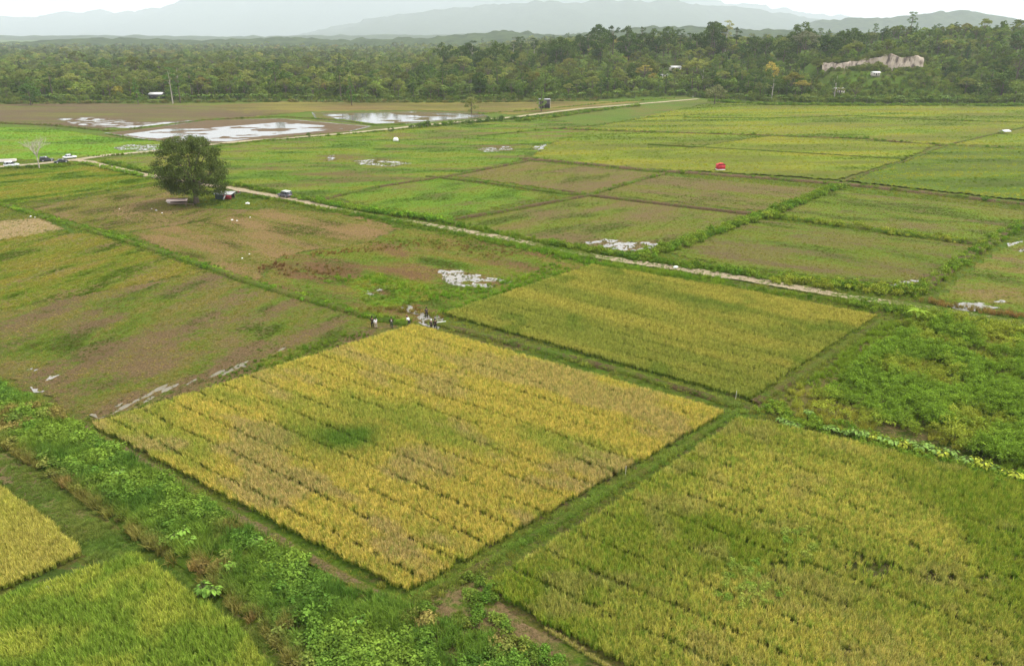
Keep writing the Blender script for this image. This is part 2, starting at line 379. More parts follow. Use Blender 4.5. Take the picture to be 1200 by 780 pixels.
RICE = proto_coll('rice_clumps')
for k in range(4): proto(RICE, 'rice%d' % k, blade_mesh('rice%d' % k, M_rice, 30, 0.13, 0.78, 1.0, 0.014, 0.42, lean=0.34, segs=4, seed=k, ear=0.55))
GRASS = proto_coll('grass_clumps')
for k in range(4): proto(GRASS, 'grass%d' % k, blade_mesh('grass%d' % k, M_inst, 44, 0.34, 0.16, 0.4, 0.018, 0.25, lean=0.8, segs=2, seed=20 + k))
TALL = proto_coll('tall_grass_clumps')
for k in range(4): proto(TALL, 'tall%d' % k, blade_mesh('tall%d' % k, M_inst, 60, 0.34, 0.5, 1.0, 0.022, 0.35, lean=0.6, segs=3, seed=40 + k))
LEAFY = proto_coll('leafy_clumps')
for k in range(5):
    r = np.random.default_rng(60 + k)
    lob = [(r.normal(0, 0.28), r.normal(0, 0.28), r.uniform(0.15, 0.5), r.uniform(0.22, 0.42), r.uniform(0.2, 0.36)) for _ in range(6)]
    proto(LEAFY, 'leafy%d' % k, leaf_clump('leafy%d' % k, M_inst, lob, 260, 0.165, 60 + k, 0.5, 0.7, 0.7, 0.6))
SHRUB = proto_coll('shrub_clumps')
for k in range(4):
    r = np.random.default_rng(80 + k)
    lob = [(r.normal(0, 0.42), r.normal(0, 0.42), r.uniform(0.5, 1.25), r.uniform(0.3, 0.5), r.uniform(0.3, 0.5)) for _ in range(8)]
    proto(SHRUB, 'shrub%d' % k, leaf_clump('shrub%d' % k, M_inst, lob, 230, 0.19, 80 + k, 0.6, 0.5, 0.4, 0.5))

def rand_in(poly, density, fall=0.0):
    p = np.array(poly); x0, y0 = p.min(0); x1, y1 = p.max(0); n = int((x1 - x0) * (y1 - y0) * density)
    x = rng.uniform(x0, x1, n); y = rng.uniform(y0, y1, n); k = inpoly(x, y, poly)
    return x[k], y[k]
def grid_in(poly, step, rot, jit=0.3):
    p = np.array(poly); c = p.mean(0); R = max(np.hypot(*(p - c).T)) + step
    u = np.arange(-R, R, step); U, V = np.meshgrid(u, u); U = U.ravel() + rng.normal(0, jit * step, U.size); V = V.ravel() + rng.normal(0, jit * step, V.size)
    x = c[0] + U * math.cos(rot) - V * math.sin(rot); y = c[1] + U * math.sin(rot) + V * math.cos(rot)
    k = inpoly(x, y, poly); return x[k], y[k]
def dir_of(p, q): return math.atan2(q[1] - p[1], q[0] - p[0])
def lerp3(a, b, t): t = np.asarray(t)[:, None]; return np.asarray(a) * (1 - t) + np.asarray(b) * t
def in_view(x, y, margin=1.12):
    """keeps growth to the part of the plain the photograph looks over, with a margin around it"""
    p = math.radians(21.915); zc = y * math.cos(p) + CAM_H * math.sin(p); up = y * math.sin(p) - CAM_H * math.cos(p)
    return (np.abs(x) < zc * 600 / 870 * margin + 4) & (up > -zc * 390 / 870 * margin - 3)

# ------------------------------------------------------------------ plots
FIELDS = {}; REEDS = []; PLOTS = []
def plot(name, poly, label, rot=0.0, step=0.8, z=0.035, bias=0.5, amp=1.2, ns=7.0, stretch=2.5, soil=(SOIL, SOILP), grass=(GRN, OLV), bumpz=0.03, wet=None, level=None, fine=1.0, seed=0, soft=0.34, kindcat='field', furrow=0.0, wsc=1.0):
    PLOTS.append(poly)
    p = np.array(poly); c = p.mean(0); R = max(np.hypot(*(p - c).T)) + step
    u = np.arange(-R, R + step, step); U, V = np.meshgrid(u, u)
    X = c[0] + U * math.cos(rot) - V * math.sin(rot); Y = c[1] + U * math.sin(rot) + V * math.cos(rot)
    # ragged rim: test the outline with a little wander
    wx = X + (vnoise(X / 1.7, Y / 1.7, 31) - 0.5) * 1.2; wy = Y + (vnoise(X / 1.7, Y / 1.7, 32) - 0.5) * 1.2
    ins = inpoly(wx, wy, poly); n = len(u); i = np.arange(n * n).reshape(n, n)
    keep = ins[:-1, :-1] & ins[1:, :-1] & ins[:-1, 1:] & ins[1:, 1:]
    f = np.stack([i[:-1, :-1], i[:-1, 1:], i[1:, 1:], i[1:, :-1]], -1)[keep]
    used = np.unique(f); mp_ = np.full(n * n, -1); mp_[used] = np.arange(len(used)); f = mp_[f]
    x = X.ravel()[used]; y = Y.ravel()[used]
    ru = (x - c[0]) * math.cos(rot) + (y - c[1]) * math.sin(rot); rv = -(x - c[0]) * math.sin(rot) + (y - c[1]) * math.cos(rot)
    cov = np.clip(bias + amp * (fbm(ru / (ns * stretch), rv / ns, 50 + seed, 5) - 0.5), 0, 1)
    hue = fbm(ru / (ns * stretch * 0.9) + 40, rv / (ns * 1.1), 57 + seed, 4); hue = np.clip(0.5 + (hue - 0.5) * 2.0, 0, 1)
    zz = z + bumpz * (fbm(x / 1.9, y / 1.9, 9 + seed) - 0.5) * 2
    zz = zz - 0.13 * (1 - sstep(0, 0.9, segdist(x, y, poly, True) + (vnoise(x / 0.9, y / 0.9, 33) - 0.5) * 0.5))
    if furrow: zz = zz + furrow * np.sin(rv * 2 * math.pi / 1.3 + vnoise(ru / 6, rv / 6, 4) * 2)
    if wet:
        REEDS.extend(wp for wp, _ in wet)
        for wp, depth in wet:
            w = np.where(inpoly(x, y, wp), 1, 0) * sstep(0, 2.0, segdist(x, y, wp, True))
            zz = zz - depth * w * (fbm(ru / (2.2 * wsc), rv / (1.1 * wsc), 70 + seed, 5) - 0.33) * 1.8; cov = cov - 0.30 * w
    me = mesh_np(name, np.stack([x, y, zz], -1), f, ground_mat(label[:28].replace(' ', '_'), soil[0], soil[1], grass[0], grass[1], rot, stretch, fine, soft), True)
    attr(me, 'cover', cov); attr(me, 'hue', hue); o = obj(name, me); tag(o, label, kindcat, kind='structure')
    FIELDS[label] = (x, y, cov, zz, step, hue); return o
def water(poly, z, label, mat=None, name='puddle'):
    bm = bmesh.new(); vs = [bm.verts.new((x, y, z)) for x, y in poly]; bm.faces.new(vs)
    if bm.faces[:][0].normal.z < 0: pass
    bmesh.ops.recalc_face_normals(bm, faces=bm.faces[:]); me = bpy.data.meshes.new(name); bm.to_mesh(me); bm.free()
    me.materials.append(mat or M_water); o = obj(name, me); return tag(o, label, 'water', kind='structure')
def tufts(name, label, fields, density, coll, h, tints, thr=0.45, green_only=True, smin=0.6, seed=0, cat='grass'):
    P, S, T = [], [], []
    for key in fields:
        x, y, cov, zz, step, hue = FIELDS[key]; n = int(len(x) * step * step * density); k = rng.integers(0, len(x), n)
        a = x[k] + rng.uniform(-.5, .5, n) * step; b = y[k] + rng.uniform(-.5, .5, n) * step; cv = cov[k] + rng.normal(0, 0.24, n)
        m = (cv > thr) & in_view(a, b); a, b, cv, z = a[m], b[m], cv[m], zz[k][m]
        P.append(np.stack([a, b, z - 0.03], -1)); S.append(h * rng.uniform(smin, 1.3, len(a)) * (0.7 + 0.5 * np.clip(cv, 0, 1)))
        hq = hue[k][m]; q = np.clip(hq * 1.7 - 0.35 + rng.normal(0, 0.16, len(a)), 0, 1)
        T.append(lerp3(tints[0], tints[1], q) * (rng.uniform(0.75, 1.25, len(a)) * (0.65 + 0.5 * sstep(0.1, 0.4, hq)))[:, None] * np.array((1.1, 1.1, 0.85)))
    return scatter(name, coll, np.concatenate(P), np.concatenate(S), np.concatenate(T), label, cat)

def strip(name, pts, width, label, cat='path', height=0.0, z=0.03, bias=0.5, amp=0.9, soil=(SOIL, SOILP), grass=(GRN, OLV), step=1.0, cols=9, mid=0.0, mat=None, wob=0.25, coverfn=None, rough=0.05):
    """a path or an earth bank: crowned strip along a line with wandering rims"""
    c = resample(pts, step); d = np.gradient(c, axis=0); d /= np.hypot(d[:, 0], d[:, 1])[:, None] + 1e-9; nrm = np.stack([-d[:, 1], d[:, 0]], -1)
    s = np.concatenate([[0], np.cumsum(np.hypot(*np.diff(c, axis=0).T))]); t = np.linspace(-1, 1, cols)
    W = np.full(len(c), width / 2) if np.isscalar(width) else np.interp(np.linspace(0, 1, len(c)), np.linspace(0, 1, len(width)), width) / 2
    W = W * (1 + wob * (fbm(s / 4.0, s * 0 + 3, 12) - 0.5) * 2)
    off = (fbm(s / 7.0, s * 0 + 8, 13) - 0.5) * width * 0.3 if np.isscalar(width) else (fbm(s / 7.0, s * 0 + 8, 13) - 0.5) * 0.6
    X = c[:, 0][:, None] + nrm[:, 0][:, None] * (W[:, None] * t[None] + off[:, None]); Y = c[:, 1][:, None] + nrm[:, 1][:, None] * (W[:, None] * t[None] + off[:, None])
    prof = np.clip(1.25 * (1 - t ** 2), 0, 1); Z = z + height * prof[None] * (0.7 + 0.6 * fbm(X / 2, Y / 2, 14)) + rough * (fbm(X / 0.8, Y / 0.8, 15) - 0.5)
    if height > 0: Z[:, 0] = Z[:, -1] = -0.16
    n = len(c); i = np.arange(n * cols).reshape(n, cols); f = np.stack([i[:-1, :-1], i[1:, :-1], i[1:, 1:], i[:-1, 1:]], -1).reshape(-1, 4)[:, ::-1]
    cov = bias + amp * (fbm(X / 3, Y / 3, 16) - 0.5) + mid * np.exp(-(t[None] / 0.22) ** 2) + 0.0 * X
    if not height: cov = cov + 0.55 * sstep(0.6, 1.0, np.abs(t))[None]
    if coverfn is not None: cov = cov + coverfn(X, Y)
    me = mesh_np(name, np.stack([X, Y, Z], -1).reshape(-1, 3), f, mat or ground_mat(label[:28].replace(' ', '_'), soil[0], soil[1], grass[0], grass[1], 0, 1.0, 1.2, 0.18), True)
    attr(me, 'cover', np.clip(cov, 0, 1).ravel()); attr(me, 'hue', np.clip(0.55 + fbm(X / 5, Y / 5, 59) - 0.5, 0, 1).ravel()); o = obj(name, me); tag(o, label, cat, kind='structure'); return o
def along(pts, width, density, seed=0):
    c = resample(pts, 1.0); n = int(len(c) * width * density); k = rng.integers(0, len(c) - 1, n)
    d = c[k + 1] - c[k]; d /= np.hypot(d[:, 0], d[:, 1])[:, None] + 1e-9; o = np.clip(rng.normal(0, 0.3, n), -0.6, 0.6) * width
    b = c[k] + d * rng.uniform(0, 1, n)[:, None]; return b[:, 0] - d[:, 1] * o, b[:, 1] + d[:, 0] * o

# ================================================================== THE PLAIN
# ---- ripe rice in the middle and its neighbours
F1 = [(-15.2, 106.9), (-48.5, 75.4), (-8.4, 47.7), (25.5, 78.5)]; F2 = [(-11, 112.1), (15.6, 139.2), (38, 125.6), (58.2, 111), (29.3, 81.8)]
F3 = [(26.6, 77), (11.3, 61.4), (-2.3, 48.6), (3.2, 43.6), (9.5, 39), (24.6, 29.2), (53.6, 39), (61.9, 53.9), (51.1, 63.5), (41.4, 69.4), (33, 74.2)]
F5 = [(-67.9, 71.5), (-51.3, 63.2), (-42.7, 57.3), (-37, 52.6), (-41.5, 48), (-48.5, 42.9)]; F6 = [(-47.5, 41.7), (-40.8, 46.9), (-35.3, 50.7), (-32.3, 52.7), (-26.8, 48.4), (-20.4, 43.8), (-16.1, 39), (-18.4, 32.5), (-36.8, 32.5)]
rot1 = dir_of(F1[1], F1[2]); rot2 = dir_of(F2[0], F2[4]); rot3 = dir_of(F1[1], F1[2])
GOLD_T = (0.60, 0.467, 0.115); STRAW_T = (0.50, 0.40, 0.16); LIME_T = (0.37, 0.38, 0.075); LEAF_T = (0.15, 0.24, 0.035); PINK_T = (0.52, 0.39, 0.175)
def rice(name, poly, rot, step, label, tintf, lane=None, h=1.0, gaps=None, origin=None):
    x, y = grid_in(poly, step, rot); k = in_view(x, y); x, y = x[k], y[k]
    o = origin or poly[0]; v = -(x - o[0]) * math.sin(rot) + (y - o[1]) * math.cos(rot); u = (x - o[0]) * math.cos(rot) + (y - o[1]) * math.sin(rot)
    keep = np.ones(len(x), bool)
    if lane:
        sp, w = lane; ph = np.abs(((v + 0.5 * (fbm(u / 9, v * 0 + np.round(v / sp), 3) - 0.5)) / sp + 0.5) % 1 - 0.5) * sp
        seen = fbm(u / 11, np.round(v / sp) * 3.7, 21) > 0.38
        keep &= ~((ph < w) & seen & (rng.uniform(0, 1, len(x)) < 0.85))
    wob = segdist(x, y, poly, True) + (fbm(x / 1.2, y / 1.2, 6) - 0.5) * 0.7; keep &= wob > 0.12
    if gaps is not None: keep &= gaps(x, y, u, v)
    x, y, u, v = x[keep], y[keep], u[keep], v[keep]
    T = tintf(x, y, u, v); s = h * rng.uniform(0.9, 1.08, len(x)) * (0.93 + 0.16 * (fbm(x / 3, y / 3, 23)))
    sx = 0.82 + 0.12 * rng.uniform(-1, 1, len(x)); S = np.stack([sx, sx, s], -1)
    return scatter(name, RICE, np.stack([x, y, np.full(len(x), 0.02)], -1), S, T * rng.uniform(0.7, 1.3, len(x))[:, None], label, 'rice crop', 0.09)
SPOT = (-18.4, 72.3)
def tint1(x, y, u, v):
    n = fbm(u / 14, v / 6, 101); n2 = fbm(u / 9 + 5, v / 3.5, 102); n3 = fbm(x / 4, y / 4, 103)
    T = lerp3(GOLD_T, LIME_T, sstep(0.5, 0.74, n) * 0.85)
    T = T * (1 - (sstep(0.52, 0.66, n2) * 0.8)[:, None]) + np.array(PINK_T) * (sstep(0.52, 0.66, n2) * 0.8)[:, None]
    far = sstep(60, 105, y)[:, None]; T = T * (1 - 0.25 * far) + np.array((0.66, 0.55, 0.13)) * 0.25 * far
    gm = (rng.uniform(0, 1, len(x)) < 0.22)[:, None]; T = np.where(gm, T * np.array((0.62, 0.80, 0.6)), T)
    d = np.hypot((x - SPOT[0]) / 1.6, y - SPOT[1]); k = np.exp(-(d / 2.2) ** 2) + 0.5 * np.exp(-(d / 5) ** 2) * n3 * 1.6
    return T * (1 - np.clip(k, 0, 1)[:, None]) + np.array(LEAF_T) * np.clip(k, 0, 1)[:, None]
def tint2(x, y, u, v):
    n = fbm(u / 22, v / 5, 111); n2 = fbm(x / 5, y / 5, 112)
    T = lerp3((0.32, 0.33, 0.07), (0.47, 0.405, 0.095), sstep(0.40, 0.70, n)); return T * (1 - 0.5 * sstep(0.55, 0.75, n2)[:, None]) + np.array(LEAF_T) * 0.5 * sstep(0.55, 0.75, n2)[:, None]
def tint3(x, y, u, v):
    n = fbm(u / 16, v / 6, 121); n2 = fbm(x / 3.5, y / 3.5, 122); n3 = fbm(x / 15, y / 15, 123)
    T = lerp3((0.54, 0.465, 0.11), (0.415, 0.395, 0.08), sstep(0.40, 0.66, n)); k = sstep(0.52, 0.7, n3)[:, None]
    T = T * (1 - k) + np.array((0.315, 0.345, 0.05)) * k; gm = (rng.uniform(0, 1, len(x)) < 0.3)[:, None]; T = np.where(gm, T * np.array((0.6, 0.8, 0.6)), T); k2 = (sstep(0.56, 0.74, n2) * 0.4)[:, None]; return T * (1 - k2) + np.array(STRAW_T) * 0.9 * k2
PATCH = (30.4, 50.7)
bare3 = lambda x, y, u, v: ((np.hypot((x - PATCH[0]) / 1.5, y - PATCH[1]) + (fbm(x / 0.8, y / 0.8, 77) - .5) * 2.6 + rng.normal(0, .35, len(x))) > 1.0) & (fbm(x / 1.3, y / 1.3, 78) < 0.77)
def tint5(x, y, u, v): return lerp3((0.52, 0.43, 0.12), (0.45, 0.43, 0.085), fbm(x / 4, y / 4, 131))
def tint6(x, y, u, v): return lerp3((0.25, 0.34, 0.05), (0.41, 0.43, 0.075), sstep(0.4, 0.65, fbm(x / 3, y / 3, 141)))
DARKSOIL = ((0.10, 0.085, 0.05), (0.13, 0.12, 0.05))
for nm, poly, lab in (('paddy_plot', F1, 'dark soil under the ripe golden rice plot'), ('paddy_plot', F2, 'soil under the olive and gold rice plot beside the track'), ('paddy_plot', F3, 'soil under the broad weedy green and gold rice plot'), ('paddy_plot', F5, 'soil under the small brownish rice plot'), ('paddy_plot', F6, 'soil under the leafy green rice plot')):
    plot(nm, poly, lab, rot1, 0.9, soil=DARKSOIL, grass=(GRN, OLV), bias=0.45)
rice('rice_crop', F1, rot1, 0.225, 'ripe golden rice with dark tramlines in the square middle plot', tint1, (3.3, 0.24))
rice('rice_crop', F2, rot2, 0.26, 'olive and gold rice in the plot between the long bund and the track', tint2, (3.0, 0.22), 0.9)
rice('rice_crop', F3, rot3, 0.245, 'mixed green and gold rice with weeds in the broad plot', tint3, (3.7, 0.21), 1.0, bare3)
rice('rice_crop', F5, rot1, 0.23, 'brownish gold rice in the small plot by the grass strip', tint5, (2.8, 0.15))
rice('rice_crop', F6, rot1 + 1.4, 0.26, 'lush green rice below the small brownish plot', tint6, None, 1.1)

# ---- fallow plots on this side of the track
rA = dir_of(*[(-74.4, 99.4), (-60.3, 135.8)]); rB = dir_of(*[(-135.8, 195.4), (-24.9, 112.9)])
W_left = [(-50.8, 77.4), (-49.5, 81.8), (-44.1, 89.2), (-34, 101), (-31.4, 98.5), (-39.3, 85.4), (-48.7, 76.6)]; W_spot = [(-67.3, 92), (-61.7, 93.4), (-57.4, 86.6), (-61.5, 86.1)]
plot('fallow_plot', [(-84.4, 114.9), (-72.4, 124.6), (-57.8, 135.8), (-46, 127), (-23.9, 111), (-15.4, 107.2), (-24.6, 98.5), (-38.2, 85.4), (-48.7, 76.6), (-56.9, 81.8), (-67.9, 89.2), (-85.8, 94.8), (-95.9, 108)], 'brown ploughed plot with green regrowth above the golden rice', rA, 0.6, bias=0.60, amp=1.7, ns=3.0, stretch=3.0, soil=((0.17, 0.125, 0.075), (0.27, 0.20, 0.12)), grass=((0.13, 0.19, 0.025), (0.16, 0.16, 0.045)), wet=[(W_left, 0.085), (W_spot, 0.08)], furrow=0.02, seed=1)
water([(-50.3, 78.3), (-49.3, 81.4), (-43.9, 88.7), (-33.9, 100.7), (-32, 98.5), (-39.6, 86.1), (-48.7, 77.4)], 0.0, 'wet grey mud along the upper rim of the golden rice', M_mud); water([(-68.8, 93.4), (-62, 94.8), (-55.6, 85.4), (-60.4, 84.2)], 0.0, 'small pale puddle in the brown ploughed plot')  # first sheet is matte grey mud, second is puddle water
plot('fallow_plot', [(-135.8, 152.9), (-112.2, 158.5), (-106.3, 167.7), (-92.1, 163), (-73.7, 147.7), (-58.6, 135.8), (-72, 123.7), (-83.8, 114.1), (-97, 104.4)], 'yellow green rough grass plot beside the brown ploughed plot', rA, 0.8, bias=0.72, amp=1.4, ns=3.0, stretch=5, grass=(GRN2, (0.22, 0.19, 0.05)), soil=(SOILP, TAN), seed=2)
plot('fallow_plot', [(-142.7, 174.3), (-124.6, 177.8), (-116.2, 180.6), (-103.6, 169.3), (-106, 163.8), (-112.7, 159.3), (-127.8, 154.3)], 'small tan stubble plot beside the long bund', rA, 0.9, bias=0.22, amp=0.8, ns=4, soil=(TAN, (0.45, 0.33, 0.16)), seed=3)
plot('fallow_plot', [(-186.3, 225.7), (-166.6, 243.6), (-156.7, 255.2), (-147.9, 260.6), (-107.8, 228.5), (-115.1, 217.7), (-126.7, 203.1), (-135.8, 195.4), (-155.2, 185.3)], 'lumpy green pasture below the parked cars', dir_of(*[(-139.3, 200.8), (-108.6, 228.5)]), 0.9, bias=0.95, amp=0.9, ns=4, stretch=3.5, grass=((0.13, 0.22, 0.022), (0.22, 0.22, 0.04)), bumpz=0.06, seed=4)
wA = [(-110.2, 169.3), (-107.1, 172.6), (-97.3, 169.3), (-98.2, 163.8), (-102.7, 161.5)]; wB = [(-104.5, 187.2), (-100.5, 199.7), (-83, 185.3), (-81.6, 174.3), (-91.8, 174.3)]
plot('fallow_plot', [(-127.1, 192.2), (-122.4, 199.7), (-105.9, 223), (-95.8, 216.4), (-81.4, 192.2), (-63.7, 189.2), (-77.5, 174.3), (-87.8, 166.1), (-100.2, 171)], 'brown weedy plot around the big dark tree', rA, 0.7, bias=0.54, amp=1.6, ns=3, stretch=3, soil=(SOILP, TAN), grass=(OLV, GRN), wet=[(wB, 0.05)], seed=5)
plot('fallow_plot', [(-87.8, 166.1), (-77.5, 174.3), (-64.4, 191.2), (-38.8, 185.3), (-25.8, 169.3), (-31.5, 157.1), (-47, 146.4), (-46.5, 128.5), (-70.5, 148.3)], 'tan stubble plot with ploughed rows beside the track', rB, 0.7, bias=0.42, amp=1.5, ns=3, stretch=5, soil=((0.27, 0.19, 0.10), TAN), grass=(OLV, GRN), furrow=0.03, seed=6)
wC = [(-15.6, 136.9), (-11.7, 139.2), (1.6, 129.5), (-6, 123.7), (-12.3, 127.5)]; wD = [(-20.7, 117), (-19, 120.1), (-10.9, 111), (-11.1, 105.1), (-16.4, 111)]; wE = [(-27.2, 124.6), (-22.3, 127.5), (-20, 121.8), (-24.7, 119.2)]; wF = [(-56.6, 148.9), (-54.3, 151.6), (-50.6, 143.9), (-54, 142.7)]
plot('fallow_plot', [(-47, 146.4), (-31.5, 157.1), (-25.8, 169.3), (-15.9, 169.3), (7.2, 151.6), (15, 139.8), (0, 123.2), (-11, 112.5), (-13.2, 107.2), (-25, 113.3), (-46.4, 128)], 'wet rust brown and green plot with broken puddles', rB, 0.5, bias=0.66, amp=1.7, ns=4.2, stretch=3.5, soil=((0.17, 0.10, 0.06), (0.27, 0.17, 0.085)), grass=((0.13, 0.22, 0.022), (0.20, 0.20, 0.04)), wet=[(wC, 0.13), (wD, 0.17), (wE, 0.13)], seed=7)
water([(-17.5, 139.2), (-11.9, 142.7), (3.9, 129.5), (-5.9, 120.9), (-12.9, 125.6)], 0.007, 'broken white puddle in the rust brown plot'); water([(-20.6, 117), (-18.9, 119.6), (-14.1, 115.4), (-10.9, 110.6), (-11.3, 105.8), (-13.8, 107.6), (-16.4, 111)], 0.012, 'pale puddle at the corner of the golden rice'); water([(-28.4, 124.6), (-22.6, 129.5), (-19.1, 120.9), (-24.4, 117.5)], 0.012, 'small round puddle in bright grass')
plot('fallow_plot', [(-31.2, 129.5), (-25.9, 134.7), (-15.6, 129.5), (-11.9, 122.3), (-18.3, 114.9), (-24.1, 115.8)], 'bright green grass around the small round puddle', rB, 0.5, z=0.05, bias=0.86, amp=1.0, ns=2.5, grass=(BRT, GRN2), wet=[(wE, 0.2)], seed=8)
# ---- plots beyond the track
rC = dir_of(*[(-14.4, 176.1), (21.6, 207.7)]); rD = dir_of(*[(21.6, 207.7), (60.1, 184.3)])
plot('green_plot', [(-53.9, 207.7), (-25.8, 237.3), (11.6, 208.9), (-16.7, 178.7)], 'bright green square plot beside the overgrown track', rC, 0.8, bias=0.82, amp=1.2, ns=5, grass=((0.13, 0.24, 0.02), (0.19, 0.24, 0.04)), soil=(SOILP, OLV), seed=9)
plot('fallow_plot', [(-18.5, 238.8), (6.7, 268), (48.6, 243.6), (21.8, 210.1)], 'brown bare plot below the earth bank', rC, 0.8, bias=0.50, amp=1.3, ns=5, stretch=3, soil=((0.19, 0.155, 0.085), (0.25, 0.19, 0.10)), grass=((0.17, 0.2, 0.035), OLV), seed=10)
wG = [(14, 157.8), (19.1, 162.2), (27, 157.8), (35, 160.7), (31.7, 152.9), (25.5, 148.3), (18, 152.2)]
plot('fallow_plot', [(-14.7, 174.3), (21.4, 206.5), (59.4, 183.4), (34.7, 154.3), (25.9, 147), (7.4, 156.4)], 'olive brown plot with a white puddle at its corner', rC, 0.7, bias=0.60, amp=1.4, ns=5, stretch=3, soil=((0.19, 0.155, 0.085), (0.25, 0.19, 0.10)), grass=((0.15, 0.2, 0.03), (0.18, 0.18, 0.045)), wet=[(wG, 0.13)], seed=11)
water([(11.1, 157.1), (19.3, 164.5), (36.4, 163), (32.2, 150.9), (25.7, 145.8), (17.8, 150.2)], 0.0, 'white puddle below the bushy bund')
plot('fallow_plot', [(22.8, 210.1), (47.2, 240.4), (93.3, 216.4), (65.6, 186.2)], 'brown plot with green streaks under the earth bank', rD, 0.8, bias=0.53, amp=1.3, ns=5, stretch=3, soil=((0.19, 0.155, 0.085), (0.25, 0.19, 0.10)), grass=((0.16, 0.2, 0.03), OLV), seed=12)
plot('fallow_plot', [(63.6, 185.3), (94, 216.4), (131.2, 188.2), (139.6, 181.5), (102.4, 157.1)], 'green brown plot between two bushy bunds', rD, 0.8, bias=0.72, amp=1.3, ns=5, stretch=3.5, soil=((0.19, 0.15, 0.09), SOILP), grass=((0.15, 0.22, 0.025), (0.19, 0.22, 0.04)), seed=13)
wH = [(62.4, 129.5), (66.4, 128), (76.3, 133.6), (82.3, 137.5), (74.4, 127), (66.4, 124.6)]
plot('fallow_plot', [(31.5, 148.9), (59.5, 179.6), (100, 154.3), (73.5, 125.6), (47.7, 132.1)], 'olive plot with plough lines beside the wide bare track', rD, 0.7, bias=0.66, amp=1.3, ns=4, stretch=4, soil=((0.18, 0.14, 0.085), SOILP), grass=((0.14, 0.2, 0.025), (0.18, 0.19, 0.045)), wet=[(wH, 0.08)], seed=14)
water([(62.9, 130.5), (84.1, 139.2), (74.9, 126.5), (64.5, 123.7)], 0.0, 'thin pale puddles at the corner of the olive plot')
wI = [(106.8, 154.3), (118.8, 160), (113.2, 148.9), (104.3, 148.9)]; wJ = [(74.5, 117.5), (85.8, 121.8), (84.5, 117.5), (74.5, 114.9)]
plot('fallow_plot', [(71.8, 120.1), (99.8, 149.6), (139, 180.6), (139.3, 146.4), (93.2, 108), (83.3, 113.3)], 'green brown plot beyond the raw earth bund', rD, 0.7, bias=0.6, amp=1.4, ns=4, stretch=3, soil=((0.2, 0.15, 0.09), TAN), grass=((0.15, 0.23, 0.025), (0.2, 0.2, 0.04)), wet=[(wI, 0.14), (wJ, 0.14)], seed=15)
water([(107.2, 156.4), (121.3, 162.2), (113.2, 147.7), (102.3, 147)], 0.0, 'pale puddle beyond the raw earth bund'); water([(72.6, 116.6), (86.7, 123.2), (85, 117), (73.6, 113.3)], 0.0, 'thin puddle by the track and the raw earth bund')
# ---- wet meadow between the two tracks
wK = [(-58.7, 270), (-46.5, 273.9), (-32.8, 262.4), (-40.6, 255.2), (-54.7, 260.6)]; wL = [(-69.6, 280), (-65.8, 284.2), (-62, 268), (-66.2, 268)]; wM = [(-15.2, 299.9), (0, 309.7), (1.7, 293), (-13, 288.5)]; wN = [(7, 309.7), (14, 312.2), (15.1, 297.6), (7.3, 295.3)]; wO = [(-11.3, 248.4), (0, 250.1), (0, 240.4), (-9.6, 240.4)]
plot('meadow', [(-85, 219), (-118, 243.6), (-139.6, 258.8), (-150.9, 266.1), (-146.7, 275.9), (-131.2, 290.7), (-107.8, 320), (-70.2, 349.1), (-33.8, 379.9), (18.7, 420.8), (41.2, 369), (13.9, 309.7), (6.2, 273.9), (-19.2, 240.4), (-53.8, 204.2), (-73.8, 213.8)], 'wet green meadow between the two tracks', 0.1, 1.0, bias=0.74, amp=1.7, ns=6, stretch=3.5, grass=((0.12, 0.21, 0.022), (0.22, 0.245, 0.035)), soil=((0.2, 0.14, 0.08), OLV), wet=[(wK, 0.10), (wL, 0.09), (wM, 0.10), (wN, 0.09)], bumpz=0.05, seed=16)
for wp, la in ((wK, 'thin white puddle in the wet meadow'), (wL, 'tiny puddle beside the thin white puddle in the meadow'), (wM, 'puddle near the far rim of the wet meadow'), (wN, 'small puddle where meadow meets the far rice')): water(wp, 0.0, la)
plot('rice_plot', [(13.9, 309.7), (41.9, 376.2), (128.5, 507.2), (198.8, 500.8), (321.1, 476.8), (411.6, 465.5), (256.5, 266.1), (205.8, 304.7), (175.5, 312.2), (113.2, 336.9), (67.1, 297.6)], 'far yellow green rice plots below the forest', 0.12, 1.5, z=0.06, bias=0.62, amp=1.6, ns=10, stretch=5, grass=((0.16, 0.23, 0.03), (0.25, 0.26, 0.045)), soil=((0.11, 0.17, 0.025), (0.27, 0.23, 0.06)), seed=17)
plot('rice_plot', [(6.2, 273.9), (13.9, 309.7), (67.1, 297.6), (113.2, 336.9), (174.1, 309.7), (140.7, 270), (101.3, 229.9), (69.4, 243.6), (45.6, 250.1)], 'yellow rice plot behind the red tent', 0.1, 1.2, z=0.30, bias=0.64, amp=1.6, ns=10, stretch=4, grass=((0.19, 0.25, 0.03), (0.29, 0.27, 0.045)), soil=((0.13, 0.2, 0.025), (0.22, 0.21, 0.04)), seed=18)
plot('rice_plot', [(102.1, 228.5), (141.9, 270), (175.6, 307.2), (201.2, 297.6), (253.2, 262.4), (194, 185.3), (138.6, 199.7)], 'dark green rice plot behind the earth bank', 0.1, 1.2, z=0.35, bias=0.66, amp=1.4, ns=8, stretch=4, grass=((0.11, 0.18, 0.02), (0.16, 0.2, 0.03)), soil=((0.08, 0.14, 0.018), (0.16, 0.18, 0.035)), seed=19)
